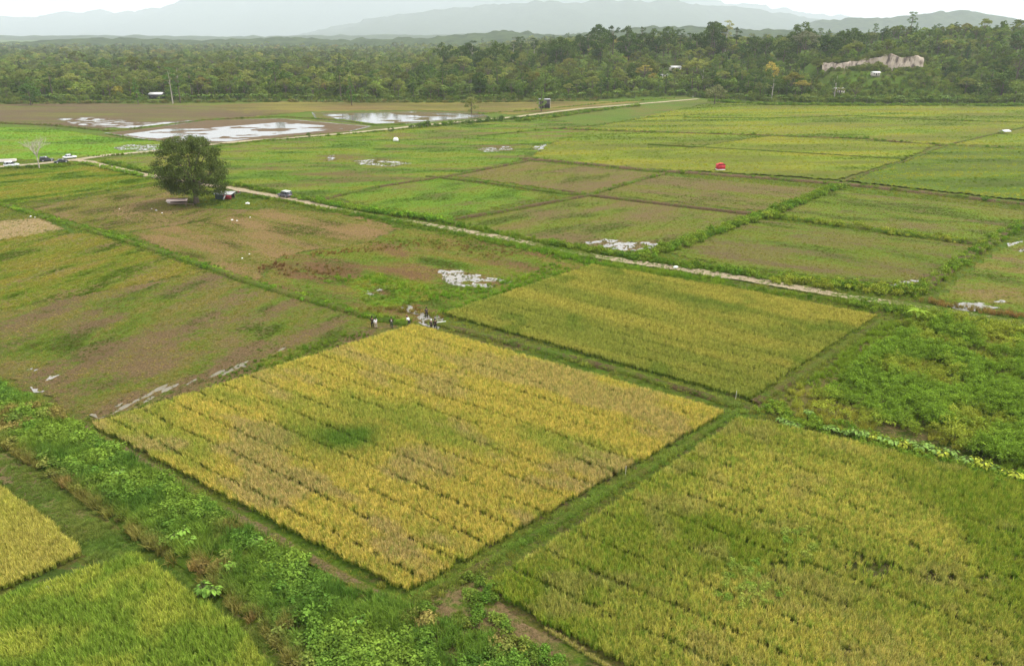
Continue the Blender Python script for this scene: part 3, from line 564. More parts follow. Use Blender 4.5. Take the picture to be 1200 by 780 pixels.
# ---- far side on the left: bright paddy, flooded plots
wP = [(-160, 302.3), (-157.9, 312.2), (-143.9, 312.2), (-135.2, 290.7), (-152, 293)]; wQ = [(-191.3, 282.1), (-181.7, 282.1), (-167.4, 273.9), (-181.1, 266.1)]
plot('green_plot', [(-341.7, 383.6), (-249.2, 372.6), (-222.2, 369), (-175.8, 334), (-147.3, 320), (-132.5, 297.6), (-158.6, 275.9), (-165.2, 270), (-186, 273.9), (-241.4, 266.1)], 'bright green paddy behind the bare tree', 0.0, 1.0, bias=0.9, amp=0.9, ns=7, stretch=4, grass=((0.15, 0.31, 0.018), (0.2, 0.29, 0.03)), soil=(SOIL, SOILP), wet=[(wP, 0.16)], seed=20)
water(wP, 0.0, 'broken puddle in the bright green paddy')
wR = [(-246.9, 411.9), (-224, 420.8), (-189, 395.3), (-158.4, 407.6), (-159.5, 387.4), (-185.2, 369), (-213.8, 376.2)]
plot('fallow_plot', [(-475.1, 507.2), (-331.3, 500.8), (-268.3, 507.2), (-194, 488.5), (-135.8, 454.8), (-140, 420.8), (-163.6, 403.4), (-195.8, 365.6), (-226.4, 376.2), (-258.7, 387.4), (-363, 383.6)], 'far dark brown plot with wet patches', 0.0, 1.5, bias=0.30, amp=1.1, ns=9, stretch=5, soil=((0.13, 0.10, 0.075), (0.2, 0.15, 0.10)), grass=((0.15, 0.19, 0.03), OLV), wsc=2.0, wet=[(wR, 0.08)], seed=21)
water(wR, 0.0, 'wet patches in the far dark brown plot')
P1 = [(-186.5, 349.1), (-169.2, 379.9), (-161.4, 403.4), (-123.5, 411.9), (-69.2, 376.2), (-75.5, 355.5), (-116.7, 314.8), (-147.3, 320)]
plot('paddy_plot', P1, 'flooded brown plot with white water', 0.05, 1.0, z=0.03, bias=0.12, amp=0.3, ns=9, stretch=5, soil=((0.16, 0.12, 0.09), (0.22, 0.17, 0.12)), wsc=5.0, wet=[([(-176.5, 342.9), (-164.1, 372.6), (-148.2, 369), (-118.7, 395.3), (-74.1, 369), (-103.6, 342.9), (-119.3, 320), (-149.7, 325.5)], 0.27)], seed=22)
water(P1, -0.01, 'white flooded water of the left paddy', M_pond, 'pond')
P2 = [(-115.6, 444.6), (-60.4, 454.8), (-19.7, 444.6), (-11.7, 420.8), (-53.9, 387.4), (-68.3, 383.6), (-104.1, 407.6)]
plot('paddy_plot', P2, 'far flooded plot with grassy rim', 0.0, 1.2, z=0.03, bias=0.4, amp=0.8, ns=9, stretch=5, soil=((0.16, 0.12, 0.09), OLV), wsc=6.0, wet=[([(-108.4, 434.7), (-59.7, 449.6), (-14.4, 434.7), (-16.3, 420.8), (-54.4, 391.3), (-69, 387.4), (-96, 411.9)], 0.2)], seed=23)
water(P2, -0.01, 'white water of the far flooded plot', M_pond, 'pond')
plot('meadow', [(-194, 488.5), (-154.7, 520.5), (-96.2, 513.8), (-22.6, 513.8), (22.9, 520.5), (91.7, 520.5), (47.4, 476.8), (0, 430), (-12.3, 444.6), (-61, 460.1), (-119.4, 449.6), (-140, 420.8)], 'far tan and olive grass between forest and water', 0.0, 1.5, bias=0.6, amp=1.2, ns=9, stretch=5, grass=(OLV, (0.24, 0.22, 0.05)), soil=(SOIL, TAN), seed=24)

# ---- short growth on the plots
fl = list(FIELDS)
def by(*keys): return [k for k in fl if any(q in k for q in keys)]
tufts('fallow_grass', 'short green regrowth tufts on the fallow plots', by('brown ploughed', 'rust brown', 'around the big dark', 'tan stubble plot with', 'small tan'), 5.0, GRASS, 0.5, ((0.13, 0.20, 0.028), (0.2, 0.18, 0.05)), 0.5, seed=1)
tufts('rough_grass', 'rough yellow green grass tufts on the pastures', by('yellow green rough', 'lumpy green', 'bright green grass'), 4.0, GRASS, 0.7, ((0.13, 0.21, 0.022), (0.25, 0.22, 0.05)), 0.4, seed=2)
tufts('paddy_grass', 'low green growth on the plots beyond the track', by('bright green square', 'brown bare', 'olive brown plot', 'green streaks', 'two bushy', 'olive plot', 'raw earth'), 2.2, GRASS, 0.5, ((0.13, 0.19, 0.025), (0.18, 0.18, 0.04)), 0.5, seed=3)
tufts('meadow_grass', 'lush grass tufts of the wet meadow and bright paddy', by('wet green meadow', 'bright green paddy'), 0.8, GRASS, 0.7, ((0.11, 0.19, 0.022), (0.19, 0.21, 0.035)), 0.55, seed=4)
tufts('far_rice_tufts', 'ears and leaves of the far yellow green rice', by('far yellow green', 'yellow rice plot', 'dark green rice plot'), 0.5, GRASS, 1.0, ((0.15, 0.22, 0.025), (0.27, 0.26, 0.04)), 0.45, seed=5, cat='rice crop')

tufts('dry_stubble', 'dry brown stubble tufts on the ploughed and stubble plots', by('brown ploughed', 'rust brown', 'around the big dark', 'tan stubble plot with'), 3.2, GRASS, 0.42, ((0.20, 0.15, 0.08), (0.30, 0.23, 0.11)), -1, seed=6, cat='stubble')
tufts('far_stubble', 'brown stubble tufts on the bare plots beyond the track', by('brown bare', 'olive brown plot', 'green streaks', 'two bushy', 'olive plot', 'raw earth'), 0.9, GRASS, 0.5, ((0.17, 0.13, 0.065), (0.24, 0.19, 0.085)), -1, seed=7, cat='stubble')
RX, RY = [], []
for wp in REEDS:
    if np.mean([q[1] for q in wp]) > 330: continue
    a_, b_ = rand_in(wp, 1.6); kk = fbm(a_ / 1.5, b_ / 1.5, 97) > 0.45; RX.append(a_[kk]); RY.append(b_[kk])
RX = np.concatenate(RX); RY = np.concatenate(RY)
scatter('puddle_reeds', TALL, np.stack([RX, RY, RX * 0 - 0.05], -1), rng.uniform(.2, .55, len(RX)), lerp3((0.10, 0.14, 0.03), (0.24, 0.2, 0.09), rng.uniform(0, 1, len(RX))), 'sparse reeds and stubble standing in the puddles', 'reeds', .2)
tufts('tan_stubble', 'tan straw stubble on the small plot beside the long bund', by('small tan'), 4.0, GRASS, 0.5, ((0.36, 0.27, 0.13), (0.24, 0.19, 0.08)), -1, seed=8, cat='stubble')
# ---- tracks
T1 = [(-207, 242), (-174.7, 256.1), (-166.2, 261.5), (-156.4, 271.9), (-150.4, 283.1), (-134.8, 295.3), (-122.8, 312.2), (-109.1, 324.1), (-77.4, 346), (-60.6, 362.2), (-42.5, 381.7), (0, 418.5), (41.4, 468.3), (89.4, 507.2), (129.9, 541.7)]
T2 = [(-157.1, 270.9), (-149.4, 266.1), (-139.6, 257), (-126.5, 246.8), (-111.8, 235.8), (-100.5, 227.8), (-90.8, 223), (-82, 217.7), (-73, 211.3), (-62.5, 204.2), (-47.9, 192.2), (-33.8, 181.5), (-20.3, 173.5), (-7.7, 164.5), (0, 159.3), (7.3, 153.6), (17.3, 145.8), (23.7, 142.1), (32.9, 137.2), (38.5, 133.6), (44, 130.5), (48.5, 127.5), (58.6, 120.5), (70.3, 114.9), (79.9, 108), (92.3, 98.5)]
strip('track', T1, 4.2, 'pale dirt track running to the forest', 'track', 0, 0.10, bias=-0.15, amp=0.4, soil=(DIRT, (0.48, 0.42, 0.27)), grass=(GRN2, OLV), mid=0.1, wob=0.12)
def over(X, Y):
    w = np.zeros_like(X)
    for q, wd, am in ((((-31.4, 179.6)), 20, 0.75), (((11.6, 150.2)), 13, 0.75), (((58.6, 120.5)), 12, 0.3), (((69.1, 115.4)), 14, 0.4), (((78.1, 109.5)), 14, 0.35), (((87, 103)), 14, 0.4)):
        w += am * np.exp(-((X - q[0]) ** 2 + (Y - q[1]) ** 2) / wd ** 2)
    return w
strip('track', T2, [4.0, 3.6, 3.4, 3.2, 3.0, 3.0, 3.0, 3.2, 3.4, 3.4, 3.0, 3.0], 'sandy dirt track with grassy stretches past the big dark tree', 'track', 0, 0.11, bias=0.0, amp=0.5, soil=(DIRT, (0.46, 0.36, 0.23)), grass=(GRN, OLV), mid=0.15, coverfn=over)

# ---- earth banks between the plots, each with its own weeds
WEED = []   # (line, width, density, collection name, scale, tint pair)
GRN_P = ((0.095, 0.19, 0.02), (0.19, 0.25, 0.03)); DRY_P = ((0.25, 0.18, 0.07), (0.16, 0.13, 0.05)); FRESH_P = ((0.12, 0.25, 0.02), (0.22, 0.30, 0.03))
def bund(pts, width, height, label, bias=0.6, soil=(SOIL, SOILP), weeds=()):
    strip('bund', pts, width, label, 'bund', height, 0.02, bias, 1.0, soil, (GRN, OLV), step=0.9 if pts[0][1] < 140 else 1.6)
    for w in weeds: WEED.append((pts, *w))
bund([(-181.1, 225.7), (-136.5, 196.4), (-99.3, 169.3), (-70.2, 147.7), (-46.4, 128), (-24.9, 112.9), (-15.9, 107.6)], 2.0, 0.35, 'long grassy bund running down from the pasture to the golden rice', 0.8, weeds=((2.6, 2.4, 'TALL', 0.55, GRN_P), (1.8, 0.5, 'LEAFY', 0.8, FRESH_P)))
bund([(-13.4, 109.1), (0, 100.4), (11.7, 92.5), (21.8, 85.4), (27.8, 80.3)], 1.5, 0.3, 'grassy bund and ditch between the two ripe rice plots', 0.6, weeds=((1.8, 4.0, 'GRASS', 1.1, ((0.16, 0.23, 0.05), (0.26, 0.28, 0.05))), (1.2, 0.4, 'TALL', 0.5, GRN_P)))
bund([(27.4, 79.6), (14.3, 66.7), (4.8, 58.1), (-2.9, 51), (-7.8, 47)], 0.9, 0.2, 'narrow green footbank down the near side of the golden rice', 0.85, weeds=((1.4, 8, 'GRASS', 0.8, ((0.16, 0.27, 0.045), (0.25, 0.3, 0.05))),))
bund([(58.5, 109.5), (42.4, 93.7), (29.8, 81.4)], 1.4, 0.25, 'narrow bund between olive rice and green shrubs', 0.6, weeds=((2.0, 4, 'GRASS', 1.0, ((0.16, 0.23, 0.04), (0.26, 0.28, 0.05))),))
strip('footpath', [(-49.4, 75.4), (-37.4, 66.7), (-27.7, 59.6), (-19.6, 53.9), (-12.7, 49), (-8.3, 46.7)], 1.0, 'muddy footpath along the weed belt side of the golden rice', 'path', 0, 0.05, bias=0.5, amp=1.5, soil=((0.20, 0.16, 0.11), (0.32, 0.25, 0.155)), grass=((0.13, 0.18, 0.03), OLV), step=0.5)
bund([(3.1, 273.9), (26.6, 260.6), (45.3, 248.4), (68.2, 238.8), (99, 224.3), (116.8, 211.3), (135.8, 195.4), (153, 179.6)], 2.6, 0.6, 'long brown earth bank below the far rice', 0.32, ((0.17, 0.125, 0.085), (0.27, 0.2, 0.13)), weeds=((2.2, 0.6, 'TALL', 0.8, GRN_P), (2.0, 0.35, 'LEAFY', 1.1, GRN_P), (2.4, 0.6, 'TALL', 0.7, DRY_P)))
bund([(21.6, 207.7), (33.3, 223), (49.1, 242)], 1.8, 0.5, 'short bund between two brown plots', 0.55, weeds=((2, 1.2, 'TALL', 0.9, GRN_P),))
bund([(14.8, 213.8), (21.6, 207.7), (40.7, 195.4), (60.1, 184.3), (65.9, 182.4)], 1.8, 0.5, 'brown crumbly bund between the puddle plot and the streaked plot', 0.25, ((0.18, 0.13, 0.09), SOILP), weeds=((1.8, 0.7, 'TALL', 0.6, DRY_P), (1.4, 0.3, 'TALL', 0.7, GRN_P)))
bund([(-54, 198.6), (-40.2, 219), (-19.1, 238.8), (6.7, 270)], 1.6, 0.45, 'bund along the meadow side of the bright green square plot', 0.5, weeds=((1.6, 0.8, 'TALL', 0.8, GRN_P),))
bund([(-27.1, 237.3), (-10.5, 228.5), (12.2, 211.3), (21.6, 207.7)], 1.6, 0.4, 'bund between the bright green square and the bare brown plot', 0.6, weeds=((1.6, 1.0, 'TALL', 0.8, GRN_P),))
bund([(-15.9, 177), (0, 189.2), (21.6, 207.7)], 1.6, 0.45, 'dark bund between the bright green square and the puddle plot', 0.35, weeds=((1.4, 0.7, 'TALL', 0.6, DRY_P),))
bund([(25.2, 145.8), (34.4, 152.9), (49.6, 169.3), (65.8, 185.3), (97.9, 221.6)], 2.2, 0.55, 'bushy green bund climbing from the puddle to the earth bank', 0.9, weeds=((3.0, 1.5, 'LEAFY', 1.5, GRN_P), (2.4, 1.0, 'TALL', 1.1, FRESH_P)))
bund([(59.8, 183.4), (73.7, 175.2), (88.6, 163.8), (101.7, 155)], 2.4, 0.55, 'bushy yellow green bund between two olive plots', 0.9, weeds=((2.6, 1.1, 'LEAFY', 1.25, ((0.13, 0.21, 0.02), (0.27, 0.29, 0.04))), (2.2, 1.0, 'TALL', 0.9, FRESH_P)))
bund([(68.7, 121.4), (79.4, 132.1), (101.3, 154.3), (122.4, 174.3), (153.2, 200.8)], 2.4, 0.6, 'raw earth bund with bushes on one side', 0.45, ((0.13, 0.09, 0.07), SOILP), weeds=((2.2, 1.1, 'LEAFY', 1.3, GRN_P), (2.6, 0.8, 'TALL', 0.9, FRESH_P)))
bund([(16.3, 365.6), (63, 352.3), (114.1, 339.9), (150.9, 328.3), (174.5, 307.2), (199.7, 295.3), (241.4, 266.1)], 2.0, 0.4, 'far bund crossing the yellow green rice', 0.45, ((0.2, 0.14, 0.09), SOILP), weeds=((2.2, 0.5, 'LEAFY', 1.2, GRN_P), (2, 0.5, 'TALL', 0.8, DRY_P)))
bund([(55.7, 309.7), (98.4, 290.7), (141.9, 270)], 1.0, 0.6, 'thin dark bund within the yellow rice', 0.7, weeds=((1.0, 0.6, 'TALL', 0.8, ((0.1, 0.14, 0.02), GRN)),))
bund([(100.2, 227.1), (138.8, 266.1), (175.6, 307.2), (234.4, 358.8), (276.9, 395.3)], 1.2, 0.6, 'thin bund between yellow and dark green rice', 0.6, weeds=((1.2, 0.5, 'TALL', 0.8, ((0.1, 0.14, 0.02), GRN)),))
bund([(-15.1, 336.9), (16.2, 362.2), (42.3, 379.9), (73.9, 416.3), (110.8, 434.7)], 1.2, 0.4, 'faint far bund across the pale rice', 0.8, weeds=((1.2, 0.5, 'TALL', 0.9, ((0.1, 0.14, 0.02), GRN)),))
bund([(92.4, 416.3), (137.2, 411.9), (188.6, 425.3), (224.1, 403.4), (261.2, 391.3), (299, 383.6)], 1.2, 0.4, 'faint far bund below the forest', 0.8, weeds=((1.5, 0.5, 'LEAFY', 0.9, GRN_P),))
bund([(-169.8, 195.4), (-135.1, 194.3), (-126, 201.9), (-116.3, 215.1), (-107.3, 228.5)], 1.2, 0.3, 'grassy rim of the lumpy pasture', 0.9, weeds=((1.4, 2.0, 'TALL', 0.6, GRN_P),))
bund([(-332.9, 399.3), (-259.9, 389.4), (-228.5, 379.9), (-186.6, 355.5), (-181.9, 362.2), (-161.4, 403.4), (-138.6, 416.3)], 2.0, 0.5, 'dark bund between flooded paddy and dark brown plot', 0.6, weeds=((2.2, 1.0, 'TALL', 0.9, ((0.1, 0.13, 0.03), OLV)),))
bund([(-158.4, 407.6), (-126, 420.8), (-89.6, 403.4), (-67.7, 379.9), (-53.4, 383.6)], 2.0, 0.5, 'grassy bund between the two flooded plots', 0.8, weeds=((2, 1.0, 'TALL', 0.8, GRN_P),))
bund([(-183.8, 346), (-161.9, 328.3), (-142, 316.1), (-115.8, 312.2), (-97.3, 334), (-71.5, 355.5)], 1.2, 0.35, 'low rim of the flooded paddy beside the pale track', 0.8, weeds=((1.2, 0.6, 'TALL', 0.7, GRN_P),))
bund([(-19.3, 434.7), (20.6, 465.5), (67.9, 513.8), (114.7, 549.2)], 1.5, 0.3, 'roadside bank of tufts near the forest', 0.85, weeds=((2.0, 0.8, 'TALL', 0.9, GRN_P),))

# weeds beside the tracks and on the field rims, without a bank of their own
for pts, w, dn, cn, s, tp in (
    ([(-144.9, 266.1), (-109.1, 238.8), (-78.4, 220.3), (-52.4, 198.6), (-34.7, 186.2), (-16.5, 177)], 2.2, 1.8, 'LEAFY', 1.1, GRN_P), ([(-52.4, 198.6), (-34.8, 187.2), (-21, 179.6), (-14.3, 174.3)], 2.4, 1.6, 'LEAFY', 1.4, FRESH_P),
    ([(-16.4, 175.2), (7.4, 157.1), (25, 144.5), (40.7, 135.8)], 3.0, 2.0, 'TALL', 0.9, GRN_P), ([(7.4, 156.4), (25, 144.5), (47.5, 131.5), (72.2, 122.8)], 2.6, 1.3, 'LEAFY', 1.2, GRN_P),
    ([(48.1, 131), (60.8, 125.6), (72, 123.7)], 5.0, 1.3, 'LEAFY', 1.2, ((0.12, 0.2, 0.02), (0.26, 0.28, 0.035))), ([(-76.6, 207.7), (-61.2, 199.7), (-45.7, 187.2), (-24.4, 173.5), (0, 153.6)], 2.4, 2.2, 'TALL', 0.8, GRN_P),
    ([(-7.5, 160), (7.1, 148.9), (16.8, 140.9), (38.8, 128.5)], 3.0, 2.6, 'TALL', 0.8, FRESH_P), ([(16.6, 139.2), (38.2, 126.5), (57.3, 117.5), (77.2, 103.7), (89.4, 94.8)], 2.4, 2.4, 'TALL', 0.8, GRN_P),
    ([(56.9, 116.6), (68, 110.6), (76.7, 103)], 4.0, 1.4, 'LEAFY', 1.1, GRN_P), ([(69.6, 119.2), (74.5, 114.9), (81.8, 111)], 2.5, 2.0, 'TALL', 0.8, ((0.3, 0.17, 0.07), (0.22, 0.19, 0.05))),
    ([(-156.7, 255.2), (-148.9, 262.4), (-133.8, 250.1), (-112.5, 234.3)], 1.8, 1.2, 'LEAFY', 1.1, FRESH_P), ([(-171.9, 251.8), (-157.7, 257), (-152.3, 264.3)], 2.0, 1.2, 'TALL', 1.1, GRN_P),
    ([(-157.2, 277.9), (-130.7, 289.6), (-106.9, 317.4), (-59.6, 355.5), (0, 407.6), (51.4, 465.5)], 2.0, 0.9, 'TALL', 1.0, GRN_P), ([(-49.4, 369), (-33.8, 379.9), (0, 405.5), (18.7, 420.8)], 2.4, 0.35, 'LEAFY', 2.2, ((0.06, 0.12, 0.02), GRN)),
    ([(0, 395.3), (18.3, 411.9), (50.3, 454.8), (80.8, 488.5)], 3, 0.6, 'LEAFY', 1.6, GRN_P), ([(-331.3, 500.8), (-251.5, 507.2), (-170.8, 517.1), (-22.5, 510.5), (58, 527.4)], 5, 0.35, 'LEAFY', 2.0, ((0.09, 0.15, 0.03), (0.2, 0.17, 0.06))),
    ([(131.8, 520.5), (163.6, 494.6), (215.6, 488.5), (323.4, 488.5)], 5, 0.5, 'LEAFY', 2.0, GRN_P), ([(-25, 113.3), (-19.8, 115.8), (-10.9, 111)], 2.2, 2.0, 'TALL', 0.7, ((0.25, 0.17, 0.05), (0.2, 0.21, 0.04))),
    ([(-46.7, 145.1), (-35.4, 148.9), (-23.5, 152.9)], 3.0, 1.2, 'TALL', 0.6, ((0.27, 0.15, 0.06), (0.23, 0.19, 0.05))), ([(-31.4, 156.4), (-14.8, 156.4), (0, 146.4)], 9.0, 0.9, 'TALL', 0.6, ((0.26, 0.15, 0.06), (0.15, 0.22, 0.03))),
    ([(-48.3, 139.2), (-39.1, 135.8), (-32.1, 133.6)], 6.0, 1.2, 'TALL', 0.6, ((0.2, 0.11, 0.05), (0.2, 0.16, 0.05))), ([(-34.3, 129.5), (-27, 132.1), (-11.7, 120.1), (0, 129.5), (10, 139.2)], 4.0, 1.4, 'TALL', 0.7, FRESH_P),
    ([(-38.2, 85.4), (-31.7, 93.4), (-21.9, 103.7)], 5.0, 2.2, 'TALL', 0.5, GRN_P), ([(-13, 111), (-5.8, 119.2), (6.4, 132.1), (15, 139.8)], 1.4, 3, 'TALL', 0.6, FRESH_P)):
    WEED.append((pts, w, dn, cn, s, tp))
for w_, sh in (([(-15.9, 169.3), (7.1, 148.9), (23, 137.5), (39.2, 124.6), (56.2, 114.9), (75.5, 101)], 0), ([(7.5, 157.8), (27.2, 142.7), (45, 133.6), (60.8, 125.6), (71, 121.8)], 1), ([(-46.2, 189.2), (-19.9, 169.3), (0, 154.3)], 2)):
    WEED.append((w_, 7.0, 1.6, 'GRASS', 0.9, GRN_P))
acc = {}
for pts, w, dn, cn, s, tp in WEED:
    x, y = along(pts, w, dn); k = in_view(x, y); x, y = x[k], y[k]
    q = np.clip(fbm(x / 3, y / 3, 151) * 1.8 - 0.4 + rng.normal(0, 0.2, len(x)), 0, 1)
    acc.setdefault(cn, []).append((np.stack([x, y, np.full(len(x), 0.08)], -1), s * rng.uniform(0.55, 1.35, len(x)) * (0.6 + 0.8 * fbm(x / 4, y / 4, 152)), lerp3(tp[0], tp[1], q) * rng.uniform(0.75, 1.25, len(x))[:, None]))
for cn, nm, la in (('TALL', 'tall_grass', 'tall grass lining the tracks and earth bunds'), ('LEAFY', 'leafy_weeds', 'broad leaved weeds lining the tracks and earth bunds'), ('GRASS', 'bank_grass', 'short grass on the banks around the golden rice')):
    if cn in acc: scatter(nm, {'TALL': TALL, 'LEAFY': LEAFY, 'GRASS': GRASS}[cn], *[np.concatenate([q[i] for q in acc[cn]]) for i in range(3)], la, 'weeds')

# ---- the weed belt down the left and the grass strip beside it
BELT = [(-93.1, 101), (-65.9, 86.1), (-55.3, 79.2), (-48.7, 74.4), (-34.5, 64), (-23.2, 55.7), (-14, 48.6), (-8.1, 46.3), (-2.6, 43.8), (2.4, 39), (5.3, 32.5), (-15.8, 32.5), (-15.4, 39.7), (-18.9, 43.3), (-25.4, 48.4), (-32.8, 53.9), (-41, 60), (-48.3, 65.4), (-56.1, 70.8), (-80.7, 85.4)]
plot('weed_bed', BELT, 'weedy ground of the overgrown ditch belt', rot1, 0.45, bias=0.7, amp=0.9, seed=31)
GSTRIP = [(-80.7, 85.4), (-56.1, 70.8), (-48.3, 65.4), (-41, 60), (-32.8, 53.9), (-25.4, 48.4), (-18.9, 43.3), (-15.4, 39.7), (-16.1, 39), (-20.4, 43.8), (-26.8, 48.4), (-32.3, 52.7), (-35.3, 50.7), (-37, 52.6), (-42.7, 57.3), (-51.3, 63.2), (-69.8, 71.5)]
plot('grass_strip', GSTRIP, 'mown looking grass strip beside the overgrown ditch belt', rot1, 0.35, bias=0.72, amp=1.7, ns=2.2, stretch=3, grass=((0.115, 0.19, 0.035), (0.17, 0.19, 0.05)), soil=((0.24, 0.19, 0.12), (0.32, 0.25, 0.16)), seed=32)
plot('grass_strip', [(-48.5, 42.9), (-41.5, 48), (-37, 52.6), (-35.3, 50.7), (-40.8, 46.9), (-47.5, 41.7)], 'thin grass strip between the two small rice plots', rot1, 0.35, bias=0.8, amp=0.8, ns=2.2, grass=((0.11, 0.18, 0.04), GRN), seed=33)
x, y = rand_in(BELT, 5.5); k = in_view(x, y); x, y = x[k], y[k]
low = segdist(x, y, [(-80.7, 85.4), (-56.1, 70.8), (-48.3, 65.4), (-41, 60), (-32.8, 53.9), (-25.4, 48.4), (-18.9, 43.3), (-15.4, 39.7)])
q = np.clip(fbm(x / 4, y / 4, 161) * 2.2 - 0.6 + rng.normal(0, .15, len(x)), 0, 1); T = lerp3((0.095, 0.185, 0.028), (0.175, 0.26, 0.036), q)
br = (np.exp(-(low / 1.1) ** 2) * 0.75 + 0.75 * sstep(0.62, 0.74, fbm(x / 3, y / 3, 162)))[:, None]; br = np.clip(br, 0, 1); T = T * (1 - br) + np.array((0.27, 0.19, 0.065)) * br
kind = fbm(x / 3.5, y / 3.5, 163) + rng.normal(0, 0.12, len(x)); dens = fbm(x / 2, y / 2, 164) > 0.3
lf = (kind > 0.58) & dens & (low > 0.5); tl = (kind <= 0.58) & dens & (low > 0.25)
s = rng.uniform(0.7, 1.45, len(x)) * (0.75 + 0.5 * fbm(x / 5, y / 5, 165)); Z = np.full(len(x), 0.03)
T = T * rng.uniform(0.75, 1.25, len(x))[:, None]
scatter('broadleaf_weeds', LEAFY, np.stack([x, y, Z], -1)[lf], s[lf] * 1.05, T[lf], 'dense broad leaved weeds filling the ditch belt', 'weeds', 0.2)
scatter('belt_grass', TALL, np.stack([x, y, Z], -1)[tl], s[tl] * 1.0, T[tl], 'tall grass among the weeds of the ditch belt', 'weeds', 0.2)
x, y = rand_in(GSTRIP, 22); k = in_view(x, y) & (fbm(x / 1.5, y / 1.5, 171) + rng.normal(0, .08, len(x)) > 0.40); x, y = x[k], y[k]
scatter('strip_grass', GRASS, np.stack([x, y, np.full(len(x), 0.02)], -1), rng.uniform(0.35, 0.8, len(x)), lerp3((0.12, 0.20, 0.035), (0.2, 0.23, 0.05), np.clip(fbm(x / 3, y / 3, 172) * 2 - 0.5, 0, 1)) * rng.uniform(.8, 1.2, len(x))[:, None], 'short grass of the strip beside the weed belt', 'grass')
# lush weeds where the belt meets the foot of the golden rice, and the muddy gap
GAP = [(-8.3, 46.8), (-2.9, 50.7), (0, 48.4), (-2.1, 48.2), (3.2, 43.6), (9.5, 39), (5.5, 34.9), (2.4, 39), (-2.6, 43.8)]; 
plot('muddy_gap', GAP, 'muddy gap of soil and weeds at the foot of the golden rice', rot1, 0.3, z=0.04, bias=0.5, amp=1.8, ns=1.6, soil=((0.24, 0.18, 0.11), (0.34, 0.26, 0.165)), grass=(GRN, OLV), seed=34)
x, y = rand_in([(-8.8, 46.3), (-2.9, 50.3), (-0.7, 48.4), (-1.7, 46), (2.5, 42.1), (6.9, 36.8), (2.3, 36.8), (-2.6, 43.3)], 5); k = in_view(x, y) & (fbm(x / 1.6, y / 1.6, 181) > 0.47); x, y = x[k], y[k]
T = lerp3((0.1, 0.19, 0.025), (0.2, 0.2, 0.04), np.clip(fbm(x / 2, y / 2, 182) * 2 - 0.5 + rng.normal(0, .1, len(x)), 0, 1)) * rng.uniform(.75, 1.25, len(x))[:, None]
h_ = rng.uniform(0, 1, len(x)) < 0.5
scatter('gap_weeds', LEAFY, np.stack([x, y, x * 0 + .03], -1)[h_], rng.uniform(.6, 1.1, h_.sum()), T[h_], 'leafy weeds in the muddy gap', 'weeds', 0.2)
scatter('gap_grass', TALL, np.stack([x, y, x * 0 + .03], -1)[~h_], rng.uniform(.5, .9, (~h_).sum()), T[~h_], 'tall grass in the muddy gap', 'weeds', 0.2)
cs = resample([(2.6, 43.9), (5, 41.9), (8, 39)], 0.28); st = cs[np.repeat(np.arange(len(cs)), 3)] + rng.normal(0, 0.07, (len(cs) * 3, 2))
scatter('stubble_row', RICE, np.stack([st[:, 0], st[:, 1], st[:, 0] * 0], -1), np.full((len(st), 3), 0.55) * rng.uniform(.8, 1.2, (len(st), 1)), np.tile((0.45, 0.38, 0.12), (len(st), 1)), 'row of cut yellow stubble on the muddy gap', 'stubble')

# ---- the green shrub belt on the right
SH = [(31, 80), (41.2, 90.3), (57.8, 108), (70.9, 111), (77.2, 103.7), (95.2, 92), (61.9, 53.9), (51.6, 63.8), (46.6, 67.2), (38.4, 73)]
plot('shrub_bed', SH, 'soil of the overgrown green shrub plot', 0.2, 0.8, bias=0.7, amp=1.0, soil=((0.22, 0.16, 0.10), SOILP), grass=((0.1, 0.16, 0.02), OLV), seed=41)
x, y = rand_in(SH, 2.6); k = in_view(x, y); x, y = x[k], y[k]; bare = inpoly(x, y, [(40.6, 73.8), (43.7, 76.2), (47.2, 71.5), (51.1, 67.2), (52.6, 65.4), (48.8, 66.3), (44.5, 70.1)]) 
gap = fbm(x / 6, y / 3, 191, 3); edge = segdist(x, y, [(31, 80), (41.2, 90.3), (57.8, 108)]); edge2 = segdist(x, y, [(30.6, 80.5), (33.8, 76.4), (38.4, 73), (46.6, 67.2), (51.6, 63.8), (61.9, 53.9)])
ye = sstep(0.54, 0.70, fbm(x / 9, y / 9, 192)); T = lerp3((0.155, 0.245, 0.028), (0.26, 0.295, 0.04), ye) * rng.uniform(0.75, 1.25, len(x))[:, None]
sh = (gap > 0.35) & (edge > 3.5) & (edge2 > 3.5) & ~bare & (rng.uniform(0, 1, len(x)) > ye * 0.75)
Z = np.full(len(x), 0.02)
scatter('green_shrubs', SHRUB, np.stack([x, y, Z], -1)[sh], rng.uniform(0.65, 1.25, sh.sum()) * (0.5 + fbm(x / 5, y / 5, 193))[sh], T[sh], 'dense waist high green shrubs filling the overgrown plot', 'shrubs', 0.15)
tl = ~sh & ~bare & (rng.uniform(0, 1, len(x)) < 0.9)
scatter('shrub_plot_grass', TALL, np.stack([x, y, Z], -1)[tl], rng.uniform(0.5, 1.1, tl.sum()), lerp3((0.19, 0.27, 0.03), (0.33, 0.32, 0.055), ye[tl]) * rng.uniform(.75, 1.25, tl.sum())[:, None], 'yellow green tall grass around the shrubs', 'grass', 0.2)
x, y = along([(30.6, 80.5), (33.8, 76.4), (38.4, 73), (46.6, 67.2), (51.6, 63.8), (58.5, 56.3)], 3.2, 2.0); k = in_view(x, y); x, y = x[k], y[k]
scatter('shrub_edge_weeds', LEAFY, np.stack([x, y, x * 0 + .02], -1), rng.uniform(.6, 1.2, len(x)), lerp3((0.1, 0.19, 0.02), (0.2, 0.27, 0.03), rng.uniform(0, 1, len(x))), 'leafy weeds between the shrub plot and the broad rice', 'weeds', .2)
